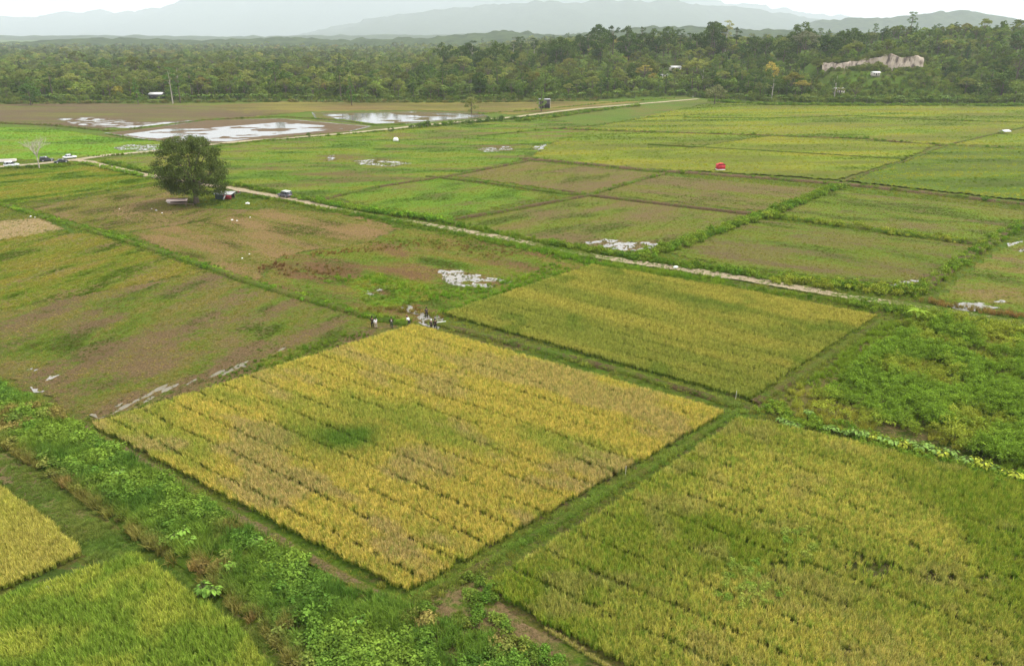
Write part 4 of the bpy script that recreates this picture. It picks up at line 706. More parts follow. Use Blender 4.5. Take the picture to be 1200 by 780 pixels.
# weeds inside the broad rice plot
WX, WY = [], []
for cpx, rr, n in (((18.9, 48.2), 3.0, 40), ((24.9, 53.9), 2.0, 16)):
    WX.append(cpx[0] + rng.normal(0, rr * 0.5, n)); WY.append(cpx[1] + rng.normal(0, rr * 0.45, n))
WX = np.concatenate(WX); WY = np.concatenate(WY); n = len(WX)
scatter('rice_weeds', LEAFY, np.stack([WX, WY, WX * 0 + 0.35], -1), rng.uniform(.5, .9, n), lerp3((0.14, 0.24, 0.03), (0.28, 0.32, 0.06), rng.uniform(0, 1, n)), 'pale leafy weeds coming up through the broad rice plot', 'weeds', .2)
# ---- grass on the leftover ground between the plots
x, y = rand_in([(-205.2, 266.1), (-97, 286.3), (6.7, 297.6), (153.9, 195.4), (95.3, 94.8), (41.7, 39), (-41.7, 39), (-100.6, 101)], 1.5); k = in_view(x, y)
for poly in PLOTS: k &= ~inpoly(x, y, poly)
for tr in (T1, T2): k &= segdist(x, y, tr) > 2.0
x, y = x[k], y[k]; q = np.clip(fbm(x / 5, y / 5, 221) * 2 - .5 + rng.normal(0, .15, len(x)), 0, 1)
scatter('verge_grass', GRASS, np.stack([x, y, x * 0 - .08], -1), rng.uniform(.6, 1.3, len(x)), lerp3((0.14, 0.22, 0.028), (0.25, 0.25, 0.045), q) * rng.uniform(.75, 1.25, len(x))[:, None], 'rough grass on the verges between tracks and plots', 'grass', .15)
# ================================================================== THE FOREST
def tree_parts(kind, seed, detail=1.0):
    """returns (crown lobes, stems, leaf size, leaves per m2, flags) for one kind of tree, base at the origin"""
    r = np.random.default_rng(seed); lobes = []; stems = []
    def limb(z0, tip, r0, bend=0.15):
        tip = np.array(tip, float); p0 = np.array([0, 0, z0]); mid = p0 + (tip - p0) * 0.5 + np.array([0, 0, -bend * np.linalg.norm(tip - p0)]) * r.uniform(0, 1)
        stems.append((np.array([p0, mid, tip]), np.array([r0, r0 * 0.65, r0 * 0.25])))
    if kind == 'round':
        H = r.uniform(11, 14); R = r.uniform(4.2, 5.6); zc = H * 0.55
        for k in range(26):
            a = r.uniform(0, 6.283); t = r.uniform(-0.75, 1); rr = R * math.sqrt(max(0.05, 1 - t * t)) * r.uniform(0.55, 0.95)
            p = (rr * math.cos(a), rr * math.sin(a), zc + t * H * 0.36); q = r.uniform(1.2, 2.0); lobes.append((*p, q, q * 0.8))
            if k % 4 == 0: limb(H * 0.3, p, 0.16)
        stems.append((np.array([(0, 0, -1), (0.1, 0, H * 0.3), (0, 0.15, H * 0.75)]), np.array([0.42, 0.3, 0.1])))
    elif kind == 'tall':
        H = r.uniform(20, 25); R = r.uniform(3.6, 4.8)
        for k in range(20):
            a = r.uniform(0, 6.283); t = r.uniform(0, 1); rr = R * r.uniform(0.3, 1.0) * (1 - 0.5 * abs(t - 0.45)); p = (rr * math.cos(a), rr * math.sin(a), H * (0.52 + 0.45 * t)); q = r.uniform(1.1, 1.9)
            lobes.append((*p, q, q * 0.75))
            if k % 3 == 0: limb(H * 0.55, p, 0.13)
        stems.append((np.array([(0, 0, -1), (0.2, 0.1, H * 0.5), (0, 0, H * 0.9)]), np.array([0.45, 0.3, 0.08])))
    elif kind == 'umbrella':
        H = r.uniform(13, 17); R = r.uniform(5, 7)
        for k in range(26):
            a = r.uniform(0, 6.283); rr = R * math.sqrt(r.uniform(0.02, 1)); p = (rr * math.cos(a), rr * math.sin(a), H * (0.93 - 0.2 * (rr / R) ** 2) + r.normal(0, 0.7)); q = r.uniform(1.0, 1.7)
            lobes.append((*p, q * 1.2, q * 0.5))
            if k % 3 == 0: limb(H * 0.45, (p[0], p[1], p[2] - 0.4), 0.15)
        stems.append((np.array([(0, 0, -1), (0.2, 0, H * 0.45), (0.2, 0.2, H * 0.8)]), np.array([0.38, 0.26, 0.1])))
    elif kind == 'spire':
        H = r.uniform(14, 19)
        for k in range(24):
            t = k / 23; R = 2.9 * (1 - t) ** 0.7 + 0.3; a = k * 2.4 + r.uniform(-.4, .4); rr = R * r.uniform(0.3, 0.9); q = r.uniform(0.8, 1.4) * (1.15 - 0.5 * t)
            lobes.append((rr * math.cos(a), rr * math.sin(a), H * (0.18 + 0.8 * t), q, q * 0.9))
        stems.append((np.array([(0, 0, -1), (0, 0.1, H * 0.5), (0, 0, H * 0.95)]), np.array([0.35, 0.22, 0.05])))
    elif kind == 'bushy':
        H = r.uniform(6, 9); R = r.uniform(3, 4)
        for k in range(20):
            a = r.uniform(0, 6.283); t = r.uniform(-0.9, 1); rr = R * math.sqrt(max(0.05, 1 - t * t)) * r.uniform(0.5, 1.0); q = r.uniform(0.9, 1.5)
            lobes.append((rr * math.cos(a), rr * math.sin(a), H * 0.52 + t * H * 0.42, q, q * 0.8))
        stems.append((np.array([(0, 0, -1), (0, 0, H * 0.3), (0.2, 0, H * 0.7)]), np.array([0.25, 0.2, 0.08])))
    return lobes, stems
SIZE = {'round': 0.66, 'tall': 0.62, 'umbrella': 0.58, 'spire': 0.55, 'bushy': 0.58}
KINDS = ['round', 'tall', 'umbrella', 'spire', 'bushy']; ALLK = KINDS + ['palm']
TREES = []                                        # (kind, crown mesh, trunk mesh, forest mesh)
FOREST = proto_coll('forest_trees')
for kind in KINDS:
    for v in range(3 if kind in ('round', 'tall', 'bushy') else 2):
        sd = 200 + 10 * KINDS.index(kind) + v; lobes, stems = tree_parts(kind, sd)
        per = {'round': 30, 'tall': 30, 'umbrella': 32, 'spire': 44, 'bushy': 42}[kind]
        crown = leaf_clump('crown', M_tree, lobes, per, SIZE[kind], sd, 0.55, 0.35, 0.65, 0.6)
        mb = MB()
        for p_, r_ in stems: mb.tube(p_, r_, 6)
        trunk = mb.mesh('trunk', M_pale_bark if kind == 'tall' and v == 1 else M_bark, True)
        far = leaf_clump('forest_tree', M_inst, lobes, per * 0.55, SIZE[kind] * 1.35, sd, 0.55, 0.35, 0.65, 0.6, M_bark, stems)
        proto(FOREST, 'forest%02d' % len(TREES), far); TREES.append((kind, crown, trunk))
def palm_meshes(seed):
    r = np.random.default_rng(seed); H = r.uniform(7, 10); V = []; F = []; var = []; n0 = 0
    for k in range(20):
        a = k * 2.4 + r.uniform(-.3, .3); Ln = r.uniform(3.0, 4.2); e0 = r.uniform(0.1, 1.3); vv = r.uniform()
        for s_ in range(6):
            t_ = s_ / 5; rr = Ln * t_ * math.cos(e0 * (1 - .4 * t_)); zz = H + Ln * (t_ * math.sin(e0) - 0.62 * t_ ** 2.2); wd = .62 * math.sin(math.pi * (0.15 + .8 * t_)) + .04
            c = np.array([rr * math.cos(a), rr * math.sin(a), zz]); o_ = np.array([-math.sin(a), math.cos(a), 0]) * wd; V += [c - o_ - np.array((0, 0, .3 * wd)), c, c + o_ - np.array((0, 0, .3 * wd))]; var += [vv] * 3
        for s_ in range(5): k0 = n0 + 3 * s_; F += [(k0, k0 + 1, k0 + 4, k0 + 3), (k0 + 1, k0 + 2, k0 + 5, k0 + 4)]
        n0 += 18
    c = mesh_np('crown', V, np.array(F), M_tree); attr(c, 'var', var); tm = MB().tube([(0, 0, -.5), (.2, 0, H * .5), (0, 0, H)], [.22, .16, .13], 7).mesh('trunk', M_bark, True)
    mb = MB(); mb.add(V, F); mb.tube([(0, 0, -.5), (.2, 0, H * .5), (0, 0, H)], [.22, .16, .13], 5); fm = mesh_np('forest_palm', np.concatenate(mb.v), [np.concatenate(mb.f4), np.concatenate(mb.f3)], M_inst); fm.materials.append(M_bark)
    mi = np.ones(len(fm.polygons), np.int32); mi[:len(F)] = 0; fm.polygons.foreach_set('material_index', mi); attr(fm, 'var', np.concatenate([var, np.full(len(fm.vertices) - len(var), .5)])); return c, tm, fm
for v in range(2):
    c_, t_m, f_m = palm_meshes(260 + v); proto(FOREST, 'forest%02d' % len(TREES), f_m); TREES.append(('palm', c_, t_m))
TINTS = {'round': ((0.07, 0.125, 0.022), (0.17, 0.225, 0.045)), 'tall': ((0.065, 0.11, 0.028), (0.13, 0.175, 0.04)), 'umbrella': ((0.12, 0.16, 0.035), (0.22, 0.235, 0.06)),
         'spire': ((0.05, 0.10, 0.02), (0.10, 0.155, 0.03)), 'bushy': ((0.11, 0.175, 0.026), (0.23, 0.275, 0.05)), 'palm': ((0.09, 0.14, 0.03), (0.17, 0.21, 0.06))}
LAB = {'round': 'round crowned green tree at the edge of the forest', 'tall': 'tall slim tree with pale trunk at the edge of the forest', 'umbrella': 'flat spreading olive tree at the edge of the forest',
       'spire': 'narrow dark tree at the edge of the forest', 'bushy': 'low bushy light green tree at the edge of the forest', 'palm': 'feathery palm at the edge of the forest'}
NAME = {'round': 'broadleaf_tree', 'tall': 'tall_tree', 'umbrella': 'spreading_tree', 'spire': 'narrow_tree', 'bushy': 'bushy_tree', 'palm': 'palm_tree'}
ntree = 0
def tree(i, x, y, scale, tint, label=None, z=None, name=None, group=True):
    """one tree: an Empty with its trunk and its crown"""
    global ntree
    kind, crown, trunk = TREES[i]; z = float(terr(x, y)) if z is None else z
    t = thing(name or NAME[kind], label or LAB[kind], 'tree', (x, y, z), random.uniform(0, 6.28), ('big %ss on the ridge' % NAME[kind].replace('_', ' ') if group == 'ridge' else '%ss along the forest edge' % NAME[kind].replace('_', ' ')) if group else None)
    t.scale = (scale, scale, scale * random.uniform(0.9, 1.12))
    obj('trunk', trunk, t); c = obj('crown', crown, t); c.color = (*tint, 1); ntree += 1; return t
def tintk(kind, q=None):
    q = random.random() if q is None else q; a_, b_ = TINTS[kind]; j = random.uniform(0.85, 1.15)
    return tuple((a_[k] * (1 - q) + b_[k] * q) * j for k in range(3))
idx_of = {k: [i for i, t in enumerate(TREES) if t[0] == k] for k in ALLK}
HOUSES = []       # (x, y, clear half width, clear depth in front)
def free(x, y):
    if 226 < x < 312 and 505 < y < 590: return False            # the view of the quarry face stays low
    for hx, hy, hw, hd in HOUSES:
        if abs(x - hx * y / hy) < hw and hy - hd < y < hy + 6: return False
    return True
HOUSES += [(-249, 545, 7, 50), (143, 690, 7, 14), (130, 672, 7, 14), (229, 547, 6, 10), (260, 562, 6, 10), (172, 620, 7, 12)]
# single trees that stand out
def at(pxx, D): return (pxx - 600) / 870.0 * (D * 0.928 + 10)
SPECIAL = [
    ('tall', at(848, 760), 760, 1.35, (0.350, 0.350, 0.158), 'tall pale yellowish tree rising above the dark ridge trees'),
    ('umbrella', at(940, 690), 690, 1.75, (0.175, 0.184, 0.105), 'wide flat topped grey tree on the ridge left of the quarry face'),
    ('round', at(903, 610), 610, 1.1, (0.455, 0.367, 0.079), 'yellow leaved tree below the flat topped grey tree'),
    ('spire', at(857, 590), 590, 1.25, (0.052, 0.105, 0.035), 'very dark pointed tree beside the yellow leaved tree'),
    ('spire', at(1130, 640), 640, 1.15, (0.052, 0.096, 0.032), 'dark pointed tree on the hillside past the quarry face'),
    ('round', at(1010, 680), 680, 1.3, (0.079, 0.149, 0.035), 'large dark round tree right above the quarry face'),
    ('round', at(1190, 640), 640, 1.6, (0.088, 0.149, 0.038), 'big spreading tree crowning the hillside'),
    ('tall', at(1060, 800), 800, 1.0, (0.131, 0.193, 0.070), 'slim tree poking above the hill past the quarry'),
    ('bushy', at(552, 437), 437, 1.1, (0.228, 0.245, 0.070), 'reddish green bushy tree standing by the far flooded plot'),
    ('spire', at(635, 452), 452, 0.95, (0.158, 0.228, 0.052), 'thin leafy tree just behind the dark hut'),
    ('spire', at(410, 490), 490, 1.0, (0.088, 0.175, 0.026), 'bushy dark green column tree on the forest rim'),
    ('round', at(30, 492), 492, 1.0, (0.088, 0.158, 0.038), 'dark round tree at the forest rim behind the dark brown plot'),
    ('tall', at(198, 505), 505, 0.95, (0.096, 0.175, 0.035), 'tall tree with pale forked trunks beside the shack'),
    ('tall', at(207, 508), 508, 0.9, (0.105, 0.175, 0.038), 'taller of the pale trunked pair beside the shack, further from it'),
    ('spire', at(157, 500), 500, 0.95, (0.096, 0.193, 0.032), 'bright narrow leafy tree beside the shack'),
    ('bushy', at(840, 500), 500, 1.8, (0.175, 0.184, 0.079), 'tall grey brown bushy tree where the pale track enters the forest'),
]
SPECIAL += [('round', at(1178, 530), 530, 1.55, (0.085, 0.13, 0.03), 'big dark tree low on the slope at the rim of the hillside'), ('bushy', at(1195, 505), 505, 2.1, (0.16, 0.21, 0.045), 'large light green bush tree at the foot of the hillside'),
    ('round', at(1150, 560), 560, 1.35, (0.13, 0.18, 0.04), 'rounded mid green tree halfway up the hillside'), ('umbrella', at(1192, 570), 570, 1.5, (0.10, 0.15, 0.035), 'spreading dark tree high on the hillside with sparse twigs'), ('round', at(1090, 600), 600, 1.2, (0.15, 0.2, 0.045), 'light green round tree next to the end of the quarry face')]
placed = []
for kind, x, y, s, tn, la in SPECIAL:
    tree(random.choice(idx_of[kind]), x, y, s, tn, la, group=False); placed.append((x, y))
# ridge of big dark trees behind the centre
for k in range(46):
    x = -60 + k * 8.2 + random.uniform(-5, 5); y = 740 + random.uniform(-25, 60) - 0.10 * abs(x - 120)
    kind = random.choice(['round', 'round', 'round', 'tall']); 
    if free(x, y): tree(random.choice(idx_of[kind]), x, y, random.uniform(0.95, 1.45) * (0.95 if kind == 'tall' else 1.55), tuple(c * 0.7 for c in tintk(kind, random.uniform(0, 0.4))), ('big dark %s tree on the ridge behind the forest' % ('rounded' if kind == 'round' else 'slender')), group='ridge'); placed.append((x, y))
# front rows
def ok(x, y, dmin):
    return all((x - a_) ** 2 + (y - b_) ** 2 > dmin * dmin for a_, b_ in placed[-400:]) and free(x, y)
tries = 0
while ntree < 300 and tries < 6000:
    tries += 1; y0 = random.uniform(4, 85); x = random.uniform(-370, 400); y = float(edge_y(x)) + y0
    if abs(x) > y * 0.72 + 8 or not ok(x, y, 6.5): continue
    if 205 < x < 400: kind = random.choices(ALLK, (3, .6, 1, 1, 4, 2))[0]; s = random.uniform(0.55, 0.9)
    elif y0 < 20: kind = random.choices(ALLK, (2, .5, 1, 1, 4, 2.5))[0]; s = random.uniform(0.6, 0.95)
    else: kind = random.choices(ALLK, (4, .7, 3, 1.2, 3, 2))[0]; s = random.uniform(0.65, 1.05)
    tree(random.choice(idx_of[kind]), x, y, s, tintk(kind)); placed.append((x, y))
# the rest of the forest, one mass
N = 22000; X = rng.uniform(-1, 1, N); Yd = 40 + rng.uniform(0, 1, N) ** 1.35 * 1750
Yw = 480 + Yd; X = X * Yw * 0.80; k = Yw > edge_y(X) + 26; X, Yw = X[k], Yw[k]
P = np.array(placed); keep = np.ones(len(X), bool)
near = Yw < 900
dmin = np.full(len(X), 99.0); dmin[near] = np.array([np.min((P[:, 0] - a_) ** 2 + (P[:, 1] - b_) ** 2) for a_, b_ in zip(X[near], Yw[near])])
keep &= dmin > 12
keep &= np.array([free(a_, b_) for a_, b_ in zip(X, Yw)]); X, Yw = X[keep], Yw[keep]
zk = rng.uniform(0, 1, len(X)); kinds = np.where(zk < .36, 0, np.where(zk < .40, 1, np.where(zk < .60, 2, np.where(zk < .66, 3, np.where(zk < .87, 4, 5)))))
idx = np.zeros(len(X), int)
for q, kd in enumerate(ALLK): m = kinds == q; idx[m] = rng.choice(idx_of[kd], m.sum())
T = np.zeros((len(X), 3)); patch = fbm(X / 60, Yw / 60, 301)
for q, kd in enumerate(ALLK): m = kinds == q; T[m] = lerp3(TINTS[kd][0], TINTS[kd][1], np.clip(patch[m] * 1.8 - .4 + rng.normal(0, .25, m.sum()), 0, 1.2))
T *= (rng.uniform(.6, 1.35, len(X)) * (0.7 + 0.6 * fbm(X / 25, Yw / 25, 302)))[:, None]; warm = rng.uniform(0, 1, len(X)) < 0.03; T[warm] = T[warm] * np.array((1.5, 1.15, 1.1))
S = rng.uniform(0.55, 0.95, len(X)) * np.where(kinds == 1, 0.85, 1) * (1 - 0.1 * sstep(900, 2000, Yw)) * np.where(kinds == 4, 1.2, 1) * np.where(rng.uniform(0, 1, len(X)) < 0.06, 1.45, 1) * np.where(np.hypot(X - 440, Yw - 640) < 260, 0.8, 1.0)
# low growth on the slope below the quarry and along the rim
nx = 2600; qx = rng.uniform(190, 430, nx); qy = edge_y(qx) + rng.uniform(6, 130, nx); qk = rng.uniform(0.28, 0.6, nx)
m = np.array([not any(hy - hd < b_ < hy + 5 and abs(a_ - hx * b_ / hy) < hw for hx, hy, hw, hd in HOUSES) for a_, b_ in zip(qx, qy)]) & ~((qx > 230) & (qx < 306) & (qy > 573))
qk = np.where((qx > 224) & (qx < 314) & (qy > 525), qk * 0.75, qk)
qx, qy, qk = qx[m], qy[m], qk[m]; qi = rng.choice(idx_of['bushy'], len(qx)); qt = lerp3((0.11, 0.18, 0.03), (0.22, 0.26, 0.05), rng.uniform(0, 1, len(qx))) * rng.uniform(.7, 1.2, len(qx))[:, None]
nr = 2200; rx_ = rng.uniform(-420, 330, nr); ry_ = edge_y(rx_) + rng.uniform(3, 60, nr); rk = rng.uniform(0.25, 0.6, nr); ri = rng.choice(idx_of['bushy'], nr); rt = lerp3((0.10, 0.16, 0.03), (0.2, 0.235, 0.05), rng.uniform(0, 1, nr)) * rng.uniform(.7, 1.2, nr)[:, None]
m = np.array([not any(hy - hd < b_ < hy + 5 and abs(a_ - hx * b_ / hy) < hw for hx, hy, hw, hd in HOUSES) for a_, b_ in zip(rx_, ry_)]); rx_, ry_, rk, ri, rt = rx_[m], ry_[m], rk[m], ri[m], rt[m]
AX = np.concatenate([X, qx, rx_]); AY = np.concatenate([Yw, qy, ry_])
scatter('forest', FOREST, np.stack([AX, AY, terr(AX, AY) - 0.2], -1), np.concatenate([S, qk, rk]), np.concatenate([T, qt, rt]), 'dense green tropical forest reaching back to the hills', 'forest', 0.04, np.concatenate([idx, qi, ri]))

# banana plants along the rim
def banana_mesh(seed):
    r = np.random.default_rng(seed); V = []; F = []; var = []; n0 = 0
    for k in range(10):
        a = k * 2.4 + r.uniform(-.3, .3); Ln = r.uniform(1.8, 2.6); e0 = r.uniform(0.7, 1.25); w = r.uniform(.24, .36); vv = r.uniform()
        for s in range(6):
            t = s / 5; rr = Ln * t * math.cos(e0 * (1 - 0.55 * t)); zz = 2.1 + Ln * (t * math.sin(e0) - 0.75 * t ** 2.4); wd = w * math.sin(math.pi * (0.12 + 0.86 * t)) + 0.02
            c = np.array([rr * math.cos(a), rr * math.sin(a), zz]); o_ = np.array([-math.sin(a), math.cos(a), 0]) * wd
            V += [c - o_, c + np.array([0, 0, -0.10]), c + o_]; var += [vv] * 3
        for s in range(5):
            k0 = n0 + 3 * s; F += [(k0, k0 + 1, k0 + 4, k0 + 3), (k0 + 1, k0 + 2, k0 + 5, k0 + 4)]
        n0 += 18
    me = mesh_np('leaves', V, np.array(F), M_tree); attr(me, 'var', var); return me
BAN = [banana_mesh(s) for s in (1, 2, 3)]
M_bstem = plain('banana_stem', (0.16, 0.17, 0.07), 0.7)
BST = MB().tube([(0, 0, -0.3), (0.03, 0, 1.2), (0, 0, 2.3)], [0.15, 0.13, 0.08], 7).mesh('stem', M_bstem, True)
def banana(x, y, s, tn, label='banana plant with ragged arching leaves at the forest rim', group='banana plants along the forest rim'):
    t = thing('banana_plant', label, 'banana plant', (x, y, float(terr(x, y))), random.uniform(0, 6.28), group); t.scale = (s, s, s)
    obj('stem', BST, t); c = obj('leaves', random.choice(BAN), t); c.color = (*tn, 1)
nb = 0
while nb < 150:
    x = random.uniform(-330, 380); y = float(edge_y(x)) + abs(random.gauss(1, 8)) + 1
    if abs(x) > y * 0.72 + 4 or (-290 < x < -250): continue
    banana(x, y, random.uniform(1.0, 1.7), random.choice([(0.12, 0.19, 0.045), (0.15, 0.21, 0.06), (0.10, 0.17, 0.03)])); nb += 1
q = (63, 108); banana(q[0], q[1], 0.9, (0.22, 0.32, 0.04), 'lone small banana plant among the green shrubs', None)

# ------------------------------------------------------------------ quarry face
n = 70; m_ = 14; cx = np.linspace(235, 302, n); cyv = np.interp(cx, [q[0] for q in CLIFF], [q[1] for q in CLIFF]); V = []
for j in range(m_):
    t = j / (m_ - 1); top = np.interp(cx, *CTOP) + 0.6 + (fbm(cx / 5, cx * 0, 401) - .5) * 5.0; low = np.interp(cx, *CLOW) - 2.5; rec = 5.0 * np.exp(-((cx - 267) / 4.0) ** 2)
    zz = low + (top - low) * t; gul = (fbm(cx / 2.2, cx * 0 + 4, 402) - .5) * 2.4 * (1 - 0.4 * t) + (fbm(cx / 3, zz / 3, 403) - .5) * 1.8
    V.append(np.stack([cx, cyv - 2.4 + 2.2 * t + gul + rec, zz], -1))
V.append(np.stack([cx, cyv + 4.0, top - 0.2], -1)); V.append(np.stack([cx, cyv + 11.0, top - 1.2], -1)); m_ += 2
V = np.concatenate(V); i = np.arange(n * m_).reshape(m_, n); f = np.stack([i[:-1, :-1], i[:-1, 1:], i[1:, 1:], i[1:, :-1]], -1).reshape(-1, 4)
M_cliff, t_, out_ = newmat('pale_cut_earth'); b_ = t_.nodes.new('ShaderNodeBsdfPrincipled'); b_.inputs['Roughness'].default_value = 0.95
tc_ = t_.nodes.new('ShaderNodeTexCoord'); mp_ = t_.nodes.new('ShaderNodeMapping'); mp_.inputs['Scale'].default_value = (1, 1, 0.35); L(t_, tc_.outputs['Object'], mp_.inputs[0])
n1 = noise(t_, mp_.outputs[0], 0.35, 6, 0.65); L(t_, ramp(t_, n1, [(0.36, (0.12, 0.09, 0.075)), (0.45, (0.36, 0.28, 0.22)), (0.55, (0.55, 0.45, 0.36)), (0.7, (0.46, 0.37, 0.23))]), b_.inputs['Base Color']); L(t_, b_.outputs[0], out_.inputs[0])
me = mesh_np('cliff', V, f, M_cliff, False); o = obj('cliff', me); tag(o, 'pale pinkish quarry face cut into the forested hillside', 'cliff', kind='structure')
nq = 420; x = rng.uniform(231, 308, nq); yb = np.interp(x, [q[0] for q in CLIFF], [q[1] for q in CLIFF]); top_ = rng.uniform(0, 1, nq) < 0.5
y = yb + np.where(top_, rng.uniform(0.2, 10, nq), -rng.uniform(3.2, 14, nq)); zt = np.interp(x, *CTOP) + 0.4; mid_ = (np.abs(x - 267) < 5) & ~top_
scatter('quarry_bushes', FOREST, np.stack([x, y, np.where(top_, zt - 0.8, terr(x, y) - 0.5)], -1), np.where(top_, rng.uniform(.25, .6, nq), np.where(mid_, 0.75, 1) * rng.uniform(.2, .55, nq) * (0.35 + 1.1 * (fbm(x / 9, y * 0, 411))) * np.where(mid_, 2.0, 1)), lerp3((0.11, 0.16, 0.04), (0.2, 0.22, 0.06), rng.uniform(0, 1, nq)), 'bushes fringing the top and foot of the quarry face', 'bushes', 0.05, rng.choice(idx_of['bushy'], nq))

# ------------------------------------------------------------------ hills and mountains
M_hill, t_, out_ = newmat('forested_hill'); b_ = t_.nodes.new('ShaderNodeBsdfPrincipled'); b_.inputs['Roughness'].default_value = 1.0; b_.inputs['Specular IOR Level'].default_value = 0.0
tc_ = t_.nodes.new('ShaderNodeTexCoord'); n1 = noise(t_, tc_.outputs['Object'], 0.02, 6, 0.7); L(t_, ramp(t_, n1, [(0.35, (0.02, 0.035, 0.012)), (0.65, (0.06, 0.085, 0.025))]), b_.inputs['Base Color']); L(t_, b_.outputs[0], out_.inputs[0])
def ridge(name, label, D, prof, depth, nz, seed, rough, step):
    """a range: prof is [(angle as photo x, crest height in metres)]; falls off both ways"""
    xa = np.array([at(q[0], D) for q in prof]); za = np.array([q[1] for q in prof]); xs_ = np.arange(xa[0], xa[-1], step); t = np.linspace(-1, 1, nz)
    crest = np.interp(xs_, xa, za)
    for _ in range(6): crest[1:-1] = .25 * crest[:-2] + .5 * crest[1:-1] + .25 * crest[2:]
    Xg, Tg = np.meshgrid(xs_, t); fall = (1 - np.abs(Tg)) ** 1.15
    Zg = np.interp(Xg, xs_, crest) * fall * (1 + 0.30 * (fbm(Xg / (depth * .35), Tg * 3, seed) - .5) * (1 - fall)) + rough * (fbm(Xg / (step * 2.5), Tg * 9, seed + 3) - .5) * fall * 2 - 12 * (1 - fall)
    Yg = D + Tg * depth + (fbm(Xg / (depth * .8), Tg * 0, seed + 5) - .5) * depth * .5
    i = np.arange(Xg.size).reshape(Xg.shape); f = np.stack([i[:-1, :-1], i[:-1, 1:], i[1:, 1:], i[1:, :-1]], -1).reshape(-1, 4)
    o = obj(name, mesh_np(name, np.stack([Xg, Yg, Zg], -1).reshape(-1, 3), f, M_hill, True)); return tag(o, label, 'hills', kind='structure')
def zc(py, D): return CAM_H + (40 - py) / 1010.0 * D
def pr(D, s): return [(float(q.split(',')[0]), max(8.0, zc(float(q.split(',')[1]), D))) for q in s.split()]
ridge('hill', 'low forested hills right behind the forest', 2750, pr(2750, "-300,50 0,51 60,48 130,44 180,46 230,47 330,44 420,46 520,43 560,38 600,36 650,41 700,36 760,31 800,30 860,32 930,34 1000,40 1150,42 1500,44"), 620, 26, 501, 13, 11)
ridge('hill', 'faint low hills at the foot of the mountains', 5600, pr(5600, "-600,41 -200,43 0,42 120,41 260,43 400,41 560,40 700,42 900,41 1200,42 1700,42"), 900, 24, 505, 14, 30)
ridge('hill', 'blue green hill behind the quarry face', 5200, pr(5200, "880,44 930,34 960,24 1000,21 1040,19 1090,13 1130,12 1160,15 1200,24 1260,30 1500,36"), 900, 26, 511, 22, 24)
ridge('mountain', 'long blue range across the middle', 11000, pr(11000, "360,40 480,14 560,6 620,1 690,2 730,-2 790,2 850,8 940,19 980,28 1100,40 1300,46"), 2400, 30, 521, 70, 60)
ridge('mountain', 'pale misty range fading into cloud', 16500, pr(16500, "-500,24 -200,20 0,21 60,19 90,14 150,15 200,10 225,2 260,-8 330,-14 420,-16 520,-10 640,-8 760,-6 900,10 1100,30"), 3000, 30, 531, 110, 90)

# the air: one box of even pale haze round everything
bm = bmesh.new(); bmesh.ops.create_cube(bm, size=1.0); me = bpy.data.meshes.new('haze'); bm.to_mesh(me); bm.free()
hz = obj('haze', me, None, (0, 10000, 649)); hz.scale = (44000, 26000, 1320)
mh, th, oh = newmat('pale_air'); pv = th.nodes.new('ShaderNodeVolumePrincipled'); pv.inputs['Color'].default_value = (0.84, 0.91, 1.0, 1); pv.inputs['Density'].default_value = 0.00009; pv.inputs['Anisotropy'].default_value = 0.1
L(th, pv.outputs[0], oh.inputs['Volume']); me.materials.append(mh); tag(hz, 'pale bluish haze hanging over the plain and hills', 'haze', kind='stuff')
# ================================================================== THINGS ON THE PLAIN
# ---- the big dark tree
def hero_tree():
    r = np.random.default_rng(77); q = (-84.6, 197.5); t = thing('mango_tree', 'big lone dark green tree with dense round crown beside the sandy track', 'tree', (q[0], q[1], 0.0), 0.4); t.scale = (0.92, 0.92, 0.92)
    lobes = []; mb = MB(); H = 19.5
    mb.tube([(0, 0, -0.5), (0.15, 0, 1.2), (0.1, 0.1, 3.2), (0, 0.2, 7)], [0.95, 0.75, 0.6, 0.4], 10)
    for k in range(270):
        a = r.uniform(0, 6.283); t_ = r.uniform(-1, 1)
        zz = 10.3 + t_ * 7.6; R_ = 10.6 * (max(0.0, 1 - abs((zz - 9.0) / 9.8) ** 2.3)) ** 0.5 * (0.72 + 0.42 * vnoise(np.array([a * 1.6]), np.array([zz / 3.2]), 61)[0])
        if math.cos(a) > 0.5 and zz < 10: R_ *= 1.12
        rr = R_ * r.uniform(0.3, 1.0) ** 0.6; p = (rr * math.cos(a), rr * math.sin(a), zz); s = r.uniform(1.1, 2.0); lobes.append((*p, s, s * 0.8))
        if k % 12 == 0: mid = np.array(p) * np.array((0.45, 0.45, 0.6)) + np.array((0, 0, 1.5)); mb.tube([(0, 0, r.uniform(2.6, 6)), mid, p], [0.26, 0.15, 0.05], 6)
    obj('trunk', mb.mesh('trunk', M_bark, True), t)
    c = obj('crown', leaf_clump('crown', M_tree, lobes, 54, 0.40, 78, 0.6, 0.35, 0.6, 0.45), t); c.color = (0.085, 0.112, 0.028, 1)
    return t
hero_tree()
